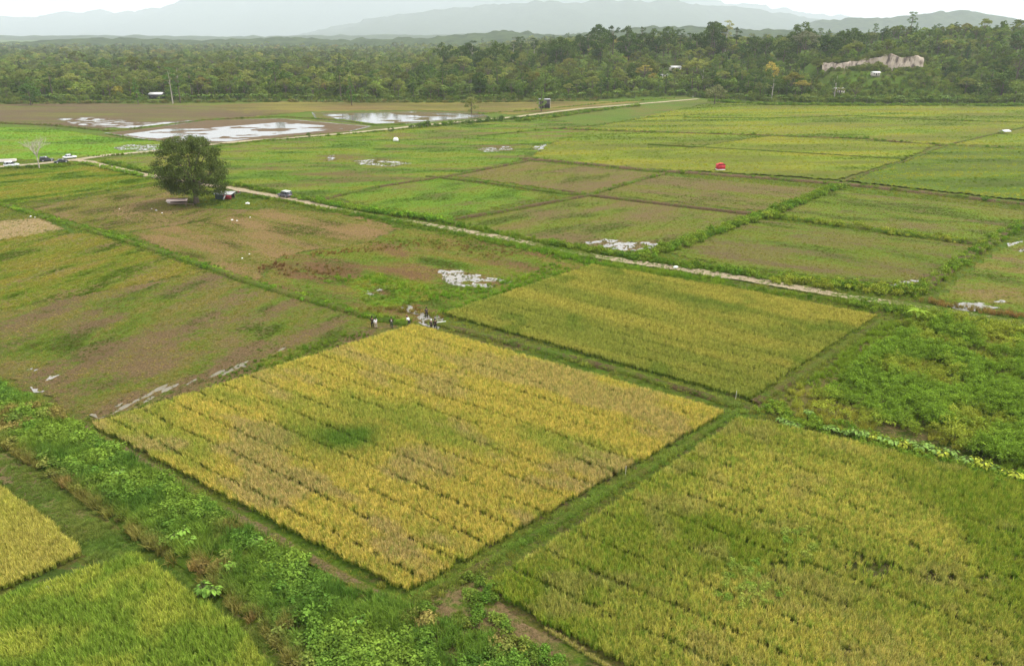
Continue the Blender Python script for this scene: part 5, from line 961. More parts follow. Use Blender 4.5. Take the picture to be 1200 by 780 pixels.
# ---- the bare pale tree
def bare_tree():
    r = np.random.default_rng(9); q = (-159.7, 253.5); t = thing('bare_tree', 'bare pale leafless tree beside the parked cars', 'tree', (q[0], q[1], 0.0)); trunk = MB(); tw = MB()
    trunk.tube([(0, 0, -0.4), (0.1, 0, 2.2), (0.0, 0.1, 4.5)], [0.22, 0.18, 0.13], 7)
    def grow(p, d, ln, rad, lev):
        e_ = p + d * ln; m = (p + e_) / 2 + r.normal(0, ln * 0.05, 3); tw.tube([p, m, e_], [rad, rad * .8, rad * .55], 4)
        if lev == 0: return
        for _ in range(3 if lev > 1 else 4):
            d2 = d + r.normal(0, 0.42, 3) + np.array((0, 0, 0.12)); d2 /= np.linalg.norm(d2); grow(e_ if r.uniform() < .6 else m, d2, ln * r.uniform(.6, .85), rad * .56, lev - 1)
    for k in range(8):
        a = k * 0.8; d = np.array((math.cos(a) * .55, math.sin(a) * .55, 1.0)); d /= np.linalg.norm(d); grow(np.array((0.03, 0.05, r.uniform(2.6, 4.5))), d, r.uniform(2.2, 3.6), 0.11, 3)
    obj('trunk', trunk.mesh('trunk', M_pale_bark, True), t); obj('branches', tw.mesh('branches', M_pale_bark, True), t)
bare_tree()

# ---- vehicles
M_tyre = plain('tyre_rubber', (0.02, 0.02, 0.02), 0.9); M_rim = plain('wheel_alloy', (0.45, 0.45, 0.46), 0.35, 0.1, metal=0.8)
M_glass = plain('dark_window_glass', (0.025, 0.03, 0.035), 0.08, 0.1, spec=0.6); M_lamp = plain('lamp_lens', (0.7, 0.7, 0.68), 0.2, 0.05); M_tail = plain('red_lens', (0.45, 0.02, 0.02), 0.25)
def paint(n, c): return plain(n, c, 0.25, 0.04, 1.0, spec=0.55)
def loft(sections, n):
    """sections: list of rings (each n points) along the length"""
    mb = MB(); V = np.concatenate(sections); F = [(i * n + k, i * n + (k + 1) % n, (i + 1) * n + (k + 1) % n, (i + 1) * n + k) for i in range(len(sections) - 1) for k in range(n)]
    mb.add(V, F); mb.f4.append(np.array([[0, 3, 2, 1]]) if n == 4 else np.zeros((0, 4), int)); 
    for si in (0, len(sections) - 1):
        c = len(V) + (0 if si == 0 else 1); mb.v.append(sections[si].mean(0)[None]); mb.n += 1
        ring = [si * n + k for k in range(n)]; mb.f3.append(np.array([(ring[(k + 1) % n], ring[k], c) if si == 0 else (ring[k], ring[(k + 1) % n], c) for k in range(n)]))
    mb.f4 = [q for q in mb.f4 if len(q)]; return mb
def car(q, rz, col, label, style='suv', roofcol=None):
    Ln, Wd, Ht = {'suv': (4.5, 1.78, 1.72), 'sedan': (4.4, 1.72, 1.45), 'hatch': (3.9, 1.68, 1.55)}[style]
    t = thing('parked_car', label, 'car', (q[0], q[1], 0.09), rz, 'cars on the dirt tracks'); pm = paint('car_paint', col); h2 = Wd / 2
    belt = 0.95 if style != 'sedan' else 0.9
    # lower body: bonnet, cabin base, tail
    xs_ = [(-Ln / 2, 0.45, belt * 0.86, .86), (-Ln / 2 + .12, 0.32, belt * 0.97, .95), (-Ln * .3, .26, belt, 1), (0, .26, belt, 1), (Ln * .2, .26, belt * .99, 1), (Ln * .36, .27, belt * .93, .98), (Ln / 2 - .1, .32, belt * .82, .93), (Ln / 2, .42, belt * .68, .84)]
    ring = lambda x, z0, z1, w: np.array([(x, -h2 * w * .93, z0), (x, -h2 * w, z0 + .12), (x, -h2 * w, z1 - .12), (x, -h2 * w * .9, z1), (x, h2 * w * .9, z1), (x, h2 * w, z1 - .12), (x, h2 * w, z0 + .12), (x, h2 * w * .93, z0)])
    obj('body', loft([ring(*s_) for s_ in xs_], 8).mesh('body', pm, True), t)
    if style == 'sedan': cab = [(-Ln * .36, belt - .03, belt + .02, .9), (-Ln * .22, belt - .03, Ht - .06, .84), (-Ln * .02, belt - .03, Ht, .84), (Ln * .08, belt - .03, Ht - .05, .84), (Ln * .24, belt - .03, belt + .02, .9)]
    else: cab = [(-Ln * .47, belt - .03, belt + .1, .92), (-Ln * .41, belt - .03, Ht - .08, .85), (-Ln * .15, belt - .03, Ht, .85), (Ln * .07, belt - .03, Ht - .05, .85), (Ln * .25, belt - .03, belt + .03, .92)]
    cr4 = lambda x, z0, z1, w: np.array([(x, -h2 * .93, z0), (x, -h2 * w, z1), (x, h2 * w, z1), (x, h2 * .93, z0)])
    g_ = obj('cabin_glass', loft([cr4(*s_) for s_ in cab], 4).mesh('cabin_glass', M_glass), t)
    rx0, rx1 = cab[1][0] - .02, cab[-2][0] + .04
    rf = MB().box(rx0, rx1, -h2 * .84, h2 * .84, Ht - .05, Ht + .035, .05)
    obj('roof', rf.mesh('roof', paint('roof_paint', roofcol or col)), t)
    for xp in (cab[1][0], (cab[1][0] + cab[-2][0]) / 2, ):
        for sd in (-1, 1): obj('pillar', MB().tube([(xp, sd * h2 * .945, belt - .02), (xp, sd * h2 * .865, Ht)], .045, 5).mesh('pillar', pm), t)
    for sx in (-1, 1):
        for sd in (-1, 1):
            w = obj('wheel', MB().tube([(0, -.11, 0), (0, .11, 0)], .34, 16).mesh('wheel', M_tyre), t, (sx * Ln * .31, sd * (h2 - .1), .33))
            obj('rim', MB().tube([(0, sd * .10, 0), (0, sd * .125, 0)], .2, 12).mesh('rim', M_rim), w)
    for sd in (-1, 1):
        obj('headlight', MB().box(Ln / 2 - .12, Ln / 2 - .01, sd * h2 * .62 - .16, sd * h2 * .62 + .16, belt * .62, belt * .76, .02).mesh('headlight', M_lamp), t)
        obj('tail_light', MB().box(-Ln / 2 - .01, -Ln / 2 + .1, sd * h2 * .7 - .12, sd * h2 * .7 + .12, belt * .65, belt * .88, .02).mesh('tail_light', M_tail), t)
        obj('wing_mirror', MB().box(Ln * .17, Ln * .21, sd * (h2 + .08) - .07, sd * (h2 + .08) + .07, belt, belt + .13, .02).mesh('wing_mirror', pm), t)
    return t
rt1 = dir_of(*[(-166.8, 262.4), (-156.4, 271.9)])
car((-165, 267.1), rt1, (0.03, 0.03, 0.035), 'dark parked car behind the bare tree, farther from the fork', 'suv', (0.10, 0.10, 0.11))
car((-157.8, 263.3), rt1 + 3.14, (0.015, 0.015, 0.02), 'black low parked car between the dark car and the white car', 'sedan')
car((-160.6, 273.9), rt1 + 0.1, (0.75, 0.76, 0.78), 'white parked car at the fork of the tracks', 'sedan')
car((-63, 205.4), dir_of(*[(-73, 211.3), (-62.5, 204.2)]) + 3.14, (0.13, 0.12, 0.14), 'grey car with pale roof driving on the sandy track past the big tree', 'suv', (0.72, 0.74, 0.7))
car((-170.6, 256.1), rt1 + 0.05, (0.78, 0.8, 0.82), 'white van beside the pale concrete slab', 'suv')
# pale slab beside it
q = (-180.5, 266.1); t = thing('concrete_slab', 'pale concrete culvert slab at the track beside the white van', 'slab', (q[0], q[1], 0.0), rt1 - 0.35)
M_conc = plain('pale_concrete', (0.6, 0.56, 0.52), 0.85, 0.15); obj('deck', MB().box(-6, 4.5, -1.3, 1.3, 0.05, 0.55).mesh('deck', M_conc), t)
for sd in (-1, 1): obj('curb', MB().box(-6, 4.5, sd * 1.15 - .13, sd * 1.15 + .13, 0.55, 0.85).mesh('curb', M_conc), t)

# ---- shelters under and around the big tree
M_wood = plain('weathered_wood', (0.22, 0.16, 0.11), 0.85, 0.35, 4); M_dark = plain('dark_boards', (0.05, 0.045, 0.045), 0.85, 0.4, 3); M_pinkroof = plain('faded_pink_sheet', (0.62, 0.47, 0.42), 0.6, 0.12, 2)
M_white = plain('white_sheet', (0.82, 0.81, 0.78), 0.6, 0.06, 2); M_red = plain('red_tarp', (0.50, 0.03, 0.04), 0.6, 0.2, 2); M_grey = plain('grey_tin', (0.30, 0.31, 0.31), 0.5, 0.25, 3, metal=0.2); M_maroon = plain('maroon_tarp', (0.30, 0.04, 0.05), 0.65, 0.2, 2)
M_cream = plain('cream_wall', (0.55, 0.5, 0.43), 0.8, 0.15); M_green_cloth = plain('dark_green_net', (0.06, 0.085, 0.07), 0.9, 0.3)
def posts(t, w, d, h, m=M_wood, r_=.06):
    for sx in (-1, 1):
        for sy in (-1, 1): obj('post', MB().tube([(sx * w, sy * d, -0.2), (sx * w, sy * d, h)], r_, 6).mesh('post', m), t)
q = (-88.5, 195.4); t = thing('shelter', 'low open hut with faded pink roof beside the big tree', 'hut', (q[0], q[1], 0), 0.22); posts(t, 2.1, 1.2, 1.5)
rf = obj('roof', MB().box(-2.6, 2.6, -1.6, 0.1, 1.55, 1.62).mesh('roof', M_pinkroof), t); rf.rotation_euler = (0.16, 0, 0)
rf = obj('back_roof', MB().box(-2.4, 1.6, 0.15, 1.5, 1.6, 1.66).mesh('back_roof', M_maroon), t); rf.rotation_euler = (-0.2, 0, 0)
obj('platform', MB().box(-2.1, 2.1, -1.2, 1.2, 0.42, 0.52).mesh('platform', M_wood), t); obj('back_wall', MB().box(-2.1, 2.1, 1.16, 1.22, 0.52, 1.5).mesh('back_wall', M_dark), t)
q = (-91.9, 197.5); o = tag(obj('white_drum', MB().tube([(0, 0, 0), (0, 0, .25), (0, 0, .85), (0, 0, .95)], [.32, .34, .34, .26], 14).mesh('white_drum', M_white, True), None, (q[0], q[1], 0)), 'upright white drum at the corner of the pink roofed hut', 'drum')
q = (-91.7, 199.7); t = thing('roof_canopy', 'small flat pale canopy on thin posts behind the pink roofed hut', 'canopy', (q[0] , q[1] + 3.5, 0), 0.15); posts(t, 1.5, .7, 2.2, M_wood, .05); obj('sheet', MB().box(-1.8, 1.8, -.9, .9, 2.2, 2.27).mesh('sheet', M_cream), t)
q = (-85.1, 194.3); t = thing('bench', 'rough wooden bench beside the trunk of the big tree', 'bench', (q[0], q[1], 0), 0.1); obj('seat', MB().box(-1.1, 1.1, -.22, .22, .42, .48).mesh('seat', M_wood), t)
for sx in (-.9, .9): obj('leg', MB().box(sx - .05, sx + .05, -.2, .2, 0, .42).mesh('leg', M_wood), t)
q = (-78.8, 203.1); t = thing('lean_to', 'grey lean-to stall with maroon side sheet near the big tree', 'stall', (q[0], q[1], 0), -0.12); posts(t, 2.2, 1.2, 1.6)
rf = obj('roof', MB().box(-2.7, 2.7, -1.5, 1.5, 1.65, 1.72).mesh('roof', M_grey), t); rf.rotation_euler = (0.12, 0, 0)
obj('side_sheet', MB().box(0.3, 2.6, -1.52, -1.47, 0.25, 1.35).mesh('side_sheet', M_maroon), t); obj('net_wall', MB().box(-2.2, 0.2, -1.25, -1.2, 0.1, 1.4).mesh('net_wall', M_green_cloth), t); obj('back_wall', MB().box(-2.2, 2.2, 1.2, 1.26, 0.1, 1.6).mesh('back_wall', M_dark), t)
fl_ = obj('flap', MB().box(-.12, .22, -.03, .03, 0, 1.35).mesh('flap', M_white), t, (0.15, -1.58, 0.1)); fl_.rotation_euler = (0, 0.55, 0)
# motorcycle by the track
def motorbike(q, rz, label):
    t = thing('motorcycle', label, 'motorcycle', (q[0], q[1], .07), rz, 'motorcycles by the big tree')
    for x_ in (-.62, .62):
        w = obj('wheel', None, t, (x_, 0, .29)); w.empty_display_size = .1
        a_ = np.arange(13) * 2 * math.pi / 12; obj('tyre', MB().tube(np.stack([np.cos(a_) * .26, a_ * 0, np.sin(a_) * .26], -1), .05, 6).mesh('tyre', M_tyre), w); obj('rim', MB().tube([(0, -.03, 0), (0, .03, 0)], .2, 10).mesh('rim', M_rim), w)
    obj('frame', MB().tube([(-.62, 0, .29), (-.2, 0, .45), (.3, 0, .5), (.5, 0, .85), (.62, 0, .29)], [.05, .09, .09, .05, .04], 6).mesh('frame', M_dark), t)
    obj('tank', loft([np.array([(x_, -w_, z0), (x_, -w_, z1), (x_, w_, z1), (x_, w_, z0)]) for x_, w_, z0, z1 in ((-.05, .08, .5, .72), (.15, .13, .5, .82), (.4, .09, .55, .78))], 4).mesh('tank', M_maroon), t)
    obj('seat', MB().box(-.65, .02, -.12, .12, .66, .76, .03).mesh('seat', M_tyre), t); obj('handlebar', MB().tube([(.42, -.33, .98), (.5, 0, .95), (.42, .33, .98)], .018, 5).mesh('handlebar', M_rim), t)
    obj('engine', MB().box(-.15, .2, -.13, .13, .25, .52, .04).mesh('engine', M_grey), t); obj('headlight', MB().tube([(.52, 0, .82), (.62, 0, .82)], .08, 8).mesh('headlight', M_lamp), t)
motorbike((-77.3, 208.9), 0.3, 'dark motorcycle parked behind the grey lean-to'); motorbike((-71.1, 205.4), 0.1, 'dark motorcycle standing at the rim of the sandy track')
def sack(q, s, label, group=None, z=0.0):
    r = np.random.default_rng(int(abs(q[0]) * 10 + q[1])); bm = bmesh.new(); bmesh.ops.create_icosphere(bm, subdivisions=2, radius=1.0)
    for v in bm.verts: v.co *= 1 + r.normal(0, .07); v.co.z = max(v.co.z, -.5) * .6 + .3; v.co.x *= 1.35
    me = bpy.data.meshes.new('sack'); bm.to_mesh(me); bm.free(); me.materials.append(M_white); o = obj('sack', me, None, (q[0], q[1], z), r.uniform(0, 3)); o.scale = (s, s, s); return tag(o, label, 'sack', group)
sack((-70.5, 196.4), 0.5, 'round white sack on the grass near the motorcycles'); sack((31.7, 138), .45, 'white sack on the bare track below the puddle')
sack((-37.9, 48.6), .2, 'small white bag in the grass strip by the small rice plot')
for q in [(-93.2, 190.2), (-91.2, 188.2), (-88.4, 185.3), (-101.6, 190.2), (-68.1, 177.8), (-66.6, 177), (-64.6, 180.6), (-54.4, 144.5), (-54, 147.7)]:
    sack(q, random.uniform(.12, .24), 'small white lump scattered on the brown stubble around the big dark tree', 'white lumps on the brown stubble', 0.03)  # small white lumps strewn on the stubble, drawn with the sack mesh
for q in [(-119.3, 181.5), (-117.7, 180.6)]: sack(q, random.uniform(.14, .24), 'small white lump on the small tan stubble plot', 'white lumps on the tan plot', 0.03)  # two more white lumps, same mesh

# ---- tents and field huts
def tent(q, w, h, mat, label, name='tent', skirt=True, rz=0.0):
    t = thing(name, label, 'tent', (q[0], q[1], 0), rz)
    S = []
    for z_, k in ((0.25, 1.0), (h * .55, 1.0), (h * .82, .82), (h, .35)):
        a_ = np.arange(12) * 2 * math.pi / 12; sq = 1 / np.maximum(np.abs(np.cos(a_)), np.abs(np.sin(a_))) ** .6; S.append(np.stack([np.cos(a_) * sq * w * k, np.sin(a_) * sq * w * k * .8, a_ * 0 + z_], -1))
    obj('canopy', loft(S, 12).mesh('canopy', mat, True), t)
    if skirt: obj('base', MB().box(-w * .95, w * .95, -w * .75, w * .75, 0, .25).mesh('base', M_white), t)
    return t
q = (69, 248.4); t = thing('tent', 'red box tent with white base on the far earth bank', 'tent', (q[0], q[1], 0.3), 0.15)
obj('wall', MB().box(-1.3, 1.3, -1.0, 1.0, .3, 1.75, .04).mesh('wall', M_red), t); obj('base', MB().box(-1.32, 1.32, -1.02, 1.02, 0, .3).mesh('base', M_white), t)
obj('roof', MB().add([(-1.4, -1.1, 1.74), (1.4, -1.1, 1.74), (1.4, 1.1, 1.74), (-1.4, 1.1, 1.74), (-.5, 0, 2.3), (.5, 0, 2.3)], [(0, 1, 5, 4), (2, 3, 4, 5), (3, 2, 1, 0)]).add([(1.4, -1.1, 1.74), (1.4, 1.1, 1.74), (.5, 0, 2.3), (-1.4, 1.1, 1.74), (-1.4, -1.1, 1.74), (-.5, 0, 2.3)], [(0, 1, 2), (3, 4, 5)]).mesh('roof', M_red), t)
tent((-48.9, 320), 1.15, 1.7, M_white, 'white domed tarp in the wet meadow', 'tarp_tent', False); o = (-47.2, 318.7); sack(o, .35, 'dark bundle beside the white domed tarp').data.materials[0] = M_dark
M_tin = plain('weathered_pale_tin', (0.52, 0.52, 0.5), 0.6, 0.25, 1.5)
def hut(q, w, d, h, wall, roof, label, name='hut', rz=0.0, open_=False, z=None, cat='hut', pitch=.35):
    z = float(terr(*q)) if z is None else z; t = thing(name, label, cat, (q[0], q[1], z), rz)
    if open_: posts(t, w * .9, d * .9, h)
    else:
        obj('wall', MB().box(-w, w, -d, d, -.5, h).mesh('wall', wall), t)
        dr = obj('door', MB().box(-.45, .45, -d - .05, -d + .02, 0, min(2.0, h * .8)).mesh('door', M_dark), t); obj('handle', MB().box(.3, .36, -d - .1, -d - .05, .95, 1.1).mesh('handle', M_rim), dr)
        for sx in (-1, 1): wi = obj('window', MB().box(sx * w * .6 - .4, sx * w * .6 + .4, -d - .04, -d + .02, h * .42, h * .75).mesh('window', M_glass), t); obj('sill', MB().box(sx * w * .6 - .5, sx * w * .6 + .5, -d - .12, -d - .04, h * .42 - .1, h * .42).mesh('sill', M_cream), wi)
    e_ = .45; rp = h + w * 0 + d * pitch + .1
    obj('roof', MB().add([(-w - e_, -d - e_, h - .05), (w + e_, -d - e_, h - .05), (w + e_, 0, rp), (-w - e_, 0, rp), (w + e_, d + e_, h - .05), (-w - e_, d + e_, h - .05), (-w - e_, -d - e_, h - .15), (w + e_, -d - e_, h - .15), (w + e_, 0, rp - .1), (-w - e_, 0, rp - .1), (w + e_, d + e_, h - .15), (-w - e_, d + e_, h - .15)],
        [(0, 1, 2, 3), (3, 2, 4, 5), (9, 8, 7, 6), (11, 10, 8, 9), (6, 7, 1, 0), (5, 4, 10, 11), (1, 7, 8, 2), (2, 8, 10, 4), (6, 0, 3, 9), (9, 3, 5, 11)]).mesh('roof', roof), t)
    return t
M_bluewhite = plain('bluish_white_tin', (0.72, 0.75, 0.82), 0.4, 0.1, 2)
hut((223.3, 346), 1.6, 1.1, 1.4, M_white, M_bluewhite, 'small white field shelter on the far bund', 'field_shelter', 0.3, True)
# dark hut with pale posts by the far pond
q = (19.8, 471.1); t = thing('dark_hut', 'dark boxy hut with pale corner posts near the forest', 'hut', (q[0], q[1], 0), 0.1); obj('wall', MB().box(-3.0, 3.0, -2, 2, 0, 5.2).mesh('wall', M_dark), t); posts(t, 3.1, 2.1, 5.6, M_pale_bark, .13)
obj('roof', MB().box(-3.5, 3.5, -2.5, 2.5, 5.25, 5.45, .1).mesh('roof', M_grey), t); obj('post', MB().tube([(-.6, -2.2, 0), (-.6, -2.2, 5.2)], .12, 6).mesh('post', M_pale_bark), t)
# houses in the forest
hut((-249, 545), 4.4, 3, 3.0, M_dark, M_tin, 'dark walled shack with white tin roof in the forest rim', 'shack', 0.1, cat='house')
hut((143, 690), 4.5, 3, 2.6, M_cream, M_tin, 'white roofed house in the forest, upper of two', 'house', 0.2, cat='house', z=float(terr(143, 690)) + .3)
hut((130, 672), 3.2, 2.5, 2.4, M_cream, M_tin, 'smaller white roofed house in the forest, lower of two', 'house', -0.1, cat='house')
hut((229, 547), 3.4, 2.6, 2.6, M_cream, M_tin, 'house with white roof below the end of the quarry face', 'house', 0.3, cat='house', z=float(terr(229, 547)) + 2)
hut((260, 562), 2.6, 2.0, 2.0, M_cream, M_tin, 'white roofed house under the middle of the quarry face', 'house', 0, cat='house', z=float(terr(260, 562)))
hut((172, 620), 4.0, 2.8, 2.8, M_cream, M_pinkroof, 'house with faded pink roof below the yellow leaved tree', 'house', 0.1, cat='house')

# ---- people
M_skin = plain('brown_skin', (0.24, 0.13, 0.08), 0.6, 0.08); M_hair = plain('black_hair', (0.012, 0.01, 0.01), 0.7, 0.1)
def cloth(n, c): return plain(n, c, 0.85, 0.12, 6)
def skin_obj(name, pts, edges, rad, mat, parent, root=0):
    me = bpy.data.meshes.new(name); me.from_pydata([Vector(p) for p in pts], edges, []); o = obj(name, me, parent)
    md = o.modifiers.new('skin', 'SKIN'); md.use_smooth_shade = True
    for i, sv in enumerate(me.skin_vertices[0].data): rr = rad[i]; sv.radius = rr if isinstance(rr, tuple) else (rr, rr); sv.use_root = (i == root)
    ss = o.modifiers.new('sub', 'SUBSURF'); ss.levels = 1; ss.render_levels = 2; me.materials.append(mat); return o
def person(q, rz, label, top, legs, hair=M_hair, arms='down', stoop=0.0, cover=None, sleeve=True, hgt=1.0, stride=.1, brim=None):
    t = thing('person', label, 'person', (q[0], q[1], 0.06), rz, None); t.scale = (hgt, hgt, hgt)
    fwd = stoop
    def B(x, y, z):                                    # lean the upper body forward (+x is where the person faces)
        return (x + fwd * max(0, z - .9) * .9, y, z - fwd * max(0, z - .9) * .35)
    P = [B(0, 0, .95), B(0, 0, 1.15), B(.01, 0, 1.36), B(.01, 0, 1.47), B(.03, 0, 1.56), B(.035, 0, 1.66), B(.03, 0, 1.71),
         (0, .1, .88), (.05 + stride * .4, .11, .50), (stride * .3, .11, .09), (.14 + stride * .3, .12, .04),
         (0, -.1, .88), (.03 - stride * .4, -.11, .50), (-stride, -.11, .09), (.14 - stride, -.12, .04)]
    E_ = [(0, 1), (1, 2), (2, 3), (3, 4), (4, 5), (5, 6), (0, 7), (7, 8), (8, 9), (9, 10), (0, 11), (11, 12), (12, 13), (13, 14)]
    Rr = [(.14, .11), (.13, .10), (.16, .10), .055, (.075, .08), (.08, .095), (.05, .06), .09, .062, .042, (.045, .03), .09, .062, .042, (.045, .03)]
    hands = []
    AR = []
    for sd in (1, -1):
        if arms == 'down' or (arms == 'one' and sd == 1): ch = [B(.01, sd * .19, 1.38), B(.02, sd * .25, 1.12), (B(.08, sd * .25, 0.9))]
        elif arms == 'front' or arms == 'one': ch = [B(.01, sd * .19, 1.38), B(.06, sd * .26, 1.13), B(.3, sd * .14, 1.14)]
        else: ch = [B(.01, sd * .19, 1.38), B(.12, sd * .24, 1.16), B(.25, sd * .1, 1.42)]
        n0 = len(P); P += ch; E_ += [(2, n0), (n0, n0 + 1), (n0 + 1, n0 + 2)]; Rr += [.06, .043, .034]
        d = np.array(ch[2]) - np.array(ch[1]); d /= np.linalg.norm(d); hp = np.array(ch[2]); side = np.cross(d, (0, 0, 1) if abs(d[2]) < .9 else (1, 0, 0)); side /= np.linalg.norm(side); palm = hp + d * .08
        P.append(tuple(palm)); np_ = len(P) - 1; E_.append((n0 + 2, np_)); Rr.append((.04, .02))
        for f_ in range(5):                            # four fingers and a thumb that leaves the side of the palm
            o_ = (f_ - 1.5) * .019
            if f_ < 4: a1 = palm + d * .05 + side * o_; a2 = palm + d * (.085 - .008 * abs(f_ - 1.4)) + side * o_ + np.array((.012, 0, -.01))
            else: a1 = palm - d * .01 + side * .05; a2 = palm + d * .03 + side * .06
            k = len(P); P += [tuple(a1), tuple(a2)]; E_ += [(np_, k), (k, k + 1)]; Rr += [.009, .008]
        AR.append(ch)
    body = skin_obj('body', P, E_, Rr, M_skin, t)
    tp = [B(0, 0, .93), B(0, 0, 1.14), B(.01, 0, 1.36), B(.01, 0, 1.45)]; te = [(0, 1), (1, 2), (2, 3)]; tr = [(.175, .14), (.165, .13), (.19, .125), (.08, .08)]
    for ch in AR:
        k = len(tp); m = tuple(np.array(ch[1]) * .9 + np.array(ch[0]) * .1) if sleeve else tuple(np.array(ch[0]) * .45 + np.array(ch[1]) * .55); tp += [ch[0], m]; te += [(2, k), (k, k + 1)]; tr += [.082, .07]
        if sleeve: tp.append(tuple(np.array(ch[1]) * .15 + np.array(ch[2]) * .85)); te.append((k + 1, k + 2)); tr.append(.055)
    obj_top = skin_obj('shirt', tp, te, tr, top, t)
    skin_obj('trousers', [(0, 0, .97), (0, .1, .88), (.05 + stride * .4, .11, .50), (stride * .3, .11, .14), (0, -.1, .88), (.03 - stride * .4, -.11, .50), (-stride, -.11, .14)], [(0, 1), (1, 2), (2, 3), (0, 4), (4, 5), (5, 6)], [(.165, .135), .115, .088, .072, .115, .088, .072], legs, t)
    hc = B(.02, 0, 1.66)
    bm = bmesh.new(); bmesh.ops.create_icosphere(bm, subdivisions=2, radius=.125)
    for v in bm.verts:
        v.co.z *= 1.15
        if v.co.x > .02 and v.co.z < .03: v.co.x = .02
    me = bpy.data.meshes.new('hair'); bm.to_mesh(me); bm.free(); me.materials.append(cover or hair); h_ = obj('headscarf' if cover else 'hair', me, t, (hc[0] - .015, hc[1], hc[2] + .02)); h_.rotation_euler = (0, fwd * .6, 0)
    # face: nose, eyes, mouth
    nb = obj('nose', MB().tube([(hc[0] + .085, 0, hc[2] + .0), (hc[0] + .112, 0, hc[2] - .03)], [.012, .016], 5).mesh('nose', M_skin), body)
    for sd in (-1, 1): obj('eye', MB().box(hc[0] + .085, hc[0] + .098, sd * .032 - .012, sd * .032 + .012, hc[2] + .002, hc[2] + .014).mesh('eye', M_hair), body); obj('ear', MB().tube([(hc[0], sd * .085, hc[2] - .03), (hc[0], sd * .098, hc[2] + .03)], .018, 5).mesh('ear', M_skin), body)
    obj('mouth', MB().box(hc[0] + .085, hc[0] + .097, -.025, .025, hc[2] - .066, hc[2] - .056).mesh('mouth', plain('lips', (0.2, 0.07, 0.06), .6)), body)
    for sd, x_ in ((1, .13 + stride * .3), (-1, .13 - stride)): obj('shoe', MB().box(x_ - .17, x_ + .11, sd * .115 - .05, sd * .115 + .05, -.02, .08, .02).mesh('shoe', M_tyre), t)
    if brim: obj('hat', MB().tube([(hc[0], 0, hc[2] + .06), (hc[0], 0, hc[2] + .07), (hc[0], 0, hc[2] + .1), (hc[0], 0, hc[2] + .19)], [.2, .2, .11, .09], 12).mesh('hat', brim), t)
    return t
BLK = cloth('black_cloth', (0.012, 0.012, 0.014)); DGR = cloth('dark_grey_cloth', (0.04, 0.04, 0.05)); WHT = cloth('white_cloth', (0.82, 0.81, 0.83)); TANC = cloth('beige_cloth', (0.42, 0.34, 0.28)); MAR = cloth('maroon_cloth', (0.16, 0.05, 0.06)); OLIV = cloth('dark_olive_cloth', (0.05, 0.07, 0.04))
person((-21.5, 106.5), 1.9, 'person in long black clothes standing beside the person in white', BLK, BLK, arms='front', hgt=1.03)
person((-20.9, 106.2), 2.0, 'person in white shirt and beige trousers beside the person in long black', WHT, TANC, arms='one', stoop=.12)
pp = person((-18.5, 106.3), 1.7, 'person in black shirt with a white print on the back and dark olive trousers', BLK, OLIV, arms='down')
o = obj('back_print', MB().box(-.158, -.15, -.08, .08, 1.16, 1.3).mesh('back_print', WHT), pp)
person((-15.9, 107.1), 2.6, 'person bending over the puddle in maroon cap and white sleeves', WHT, DGR, arms='front', stoop=.55, brim=MAR, stride=.2)
person((-13.6, 110.8), 2.0, 'person in dark clothes standing beyond the puddle', DGR, BLK, arms='front')
person((-12.3, 105.4), 2.3, 'person with white headscarf and grey top at the corner of the golden rice', DGR, BLK, cover=WHT, arms='front')
person((-11.7, 105.4), 2.0, 'person all in black at the corner of the golden rice', BLK, BLK, arms='one', hgt=1.06)
person((127.1, 545.4), 3.0, 'far person in pale clothes on the track at the forest', WHT, TANC)
q = (-11.1, 106.9); o = obj('pole', MB().tube([(-.9, 0, .35), (.9, .2, .5)], .05, 6).mesh('pole', M_white), None, (q[0], q[1], 0.35)); tag(o, 'pale pole lying across the bank beside the person all in black', 'pole')

# ---- pale big leaved plants in a row beside the shrub plot, and leafy shrubs in the weed belt
def bigleaf(seed, n, ln, wd, h):
    r = np.random.default_rng(seed); V = []; F = []; var = []; n0 = 0; mb = MB()
    for k in range(n):
        a = k * 2.4 + r.uniform(-.4, .4); z0 = h * r.uniform(.55, 1.0); rr = r.uniform(.25, .75) * h * .8; c0 = np.array([rr * math.cos(a), rr * math.sin(a), z0]); mb.tube([(0, 0, -.05), c0 * np.array((.4, .4, .7)), c0], [.03, .022, .014], 4)
        d = np.array([math.cos(a), math.sin(a), -.35]); sd = np.array([-math.sin(a), math.cos(a), 0]); l_ = ln * r.uniform(.7, 1.2); w_ = wd * r.uniform(.7, 1.2); vv = r.uniform()
        for t_, wf in ((-.25, .25), (0, .85), (.3, 1), (.65, .65), (1, .05)):
            c = c0 + d * l_ * t_ + np.array((0, 0, -.12 * t_ * t_)); V += [c - sd * w_ * .5 * wf + np.array((0, 0, .04)), c, c + sd * w_ * .5 * wf + np.array((0, 0, .04))]; var += [vv] * 3
        for s in range(4): k0 = n0 + 3 * s; F += [(k0, k0 + 1, k0 + 4, k0 + 3), (k0 + 1, k0 + 2, k0 + 5, k0 + 4)]
        n0 += 15
    me = mesh_np('leaves', V, np.array(F), M_tree); attr(me, 'var', var); return me, mb.mesh('stems', M_bstem)
BL = [bigleaf(s, 34, .30, .28, 1.0) for s in (3, 4, 5)]
def leafplant(q, s, col, label, group, name='taro_plant'):
    t = thing(name, label, 'plant', (q[0], q[1], 0.02), random.uniform(0, 6.28), group); t.scale = (s, s, s); l_, st = random.choice(BL); c = obj('leaves', l_, t); c.color = (*col, 1); obj('stems', st, t)
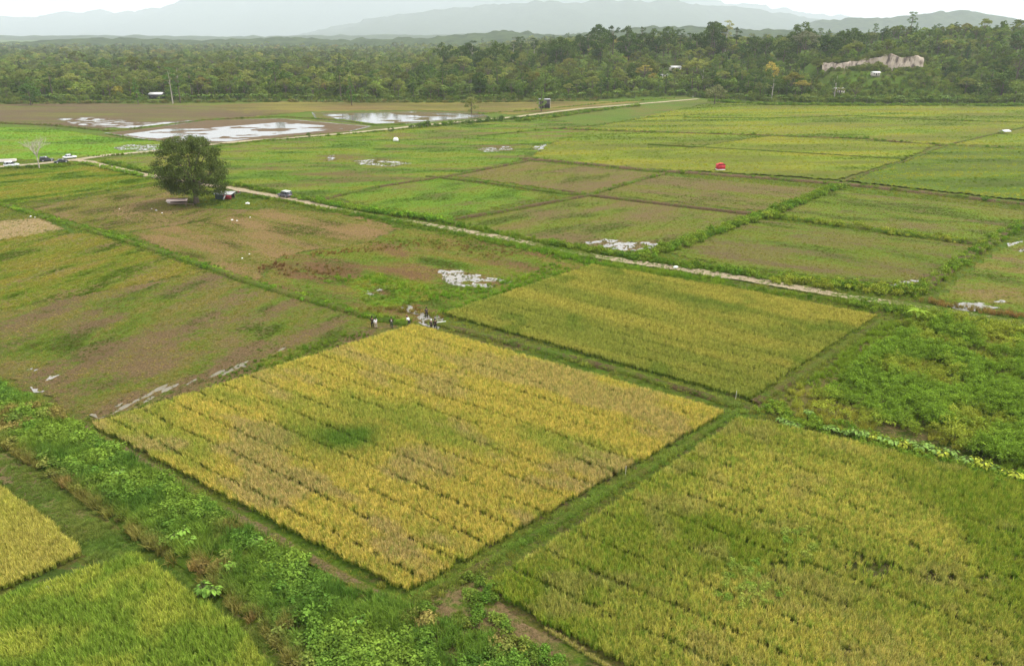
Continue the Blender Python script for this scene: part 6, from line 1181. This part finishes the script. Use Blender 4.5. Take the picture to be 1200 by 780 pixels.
for q in [(31.1, 76.2), (31.7, 75.4), (32.5, 74.8), (35.1, 77.9), (35.4, 75.8), (35.8, 74.4), (36.6, 74), (37.6, 73.4), (38.6, 73), (39.3, 72.7), (40.1, 72.1), (40.9, 71.5), (41.6, 70.8), (42.5, 70.5), (43.8, 71.2), (44, 69.7), (45, 70.1), (45.3, 69), (45.8, 68.4), (46.8, 68.7), (47.1, 67.7), (47.7, 67.2), (48.8, 67.5), (48.9, 66.2), (49.7, 65.9), (50.3, 65.1), (51, 64.4), (51.6, 63.8)]:
    yl = q[0] > 40 and random.random() < .6
    leafplant(q, random.uniform(.65, 1.05), (0.36, 0.40, 0.05) if yl else (0.2, 0.31, 0.07), 'yellow leaved taro plant in the row between shrubs and broad rice' if yl else 'green leaved taro plant in the row between shrubs and broad rice', 'yellow taro plants in the row' if yl else 'green taro plants in the row')
for q in [(-29.9, 54.6), (-29.5, 55.1), (-28.5, 53.9), (-24.8, 47.7), (-24, 47.5), (-23.9, 50.5), (-22.6, 53.9), (-20.3, 50.7), (-40, 64.7), (-11.7, 44.2)]:
    leafplant(q, random.uniform(.8, 1.1), random.choice([(0.19, 0.32, 0.05), (0.2, 0.33, 0.06), (0.15, 0.27, 0.045)]), 'bright green big leaved shrub growing out of the weed belt', 'big leaved shrubs in the weed belt', 'leafy_shrub')
# bushes along the far pale track
for q in [(-47.7, 365.6), (-44.4, 369), (-40.7, 372.6), (-36.5, 372.6), (-27.3, 383.6), (-23.3, 387.4), (-20.5, 383.6), (-18.3, 391.3), (-12.3, 395.3), (-5.3, 399.3), (-55.9, 352.3), (-88.3, 331.1)]:
    i_ = random.choice(idx_of['bushy']); t = thing('roadside_bush', 'small dark bush beside the pale track', 'bush', (q[0], q[1], 0), random.uniform(0, 6), 'bushes along the pale track'); s = random.uniform(.22, .42); t.scale = (s, s, s); obj('trunk', TREES[i_][2], t); c = obj('crown', TREES[i_][1], t); c.color = (0.09, 0.14, 0.03, 1)
# marker stakes
for q, la in (((27.7, 82.3), 'pale marker stake where the bunds of the two ripe plots meet'), ((11.6, 65.1), 'pale marker stake on the near footbank of the golden rice')):
    o = obj('marker_stake', MB().tube([(0, 0, -.1), (.02, 0, .6), (.03, 0, 1.15)], [.028, .026, .022], 6).mesh('marker_stake', M_cream), None, (q[0], q[1], .1)); tag(o, la, 'stake')
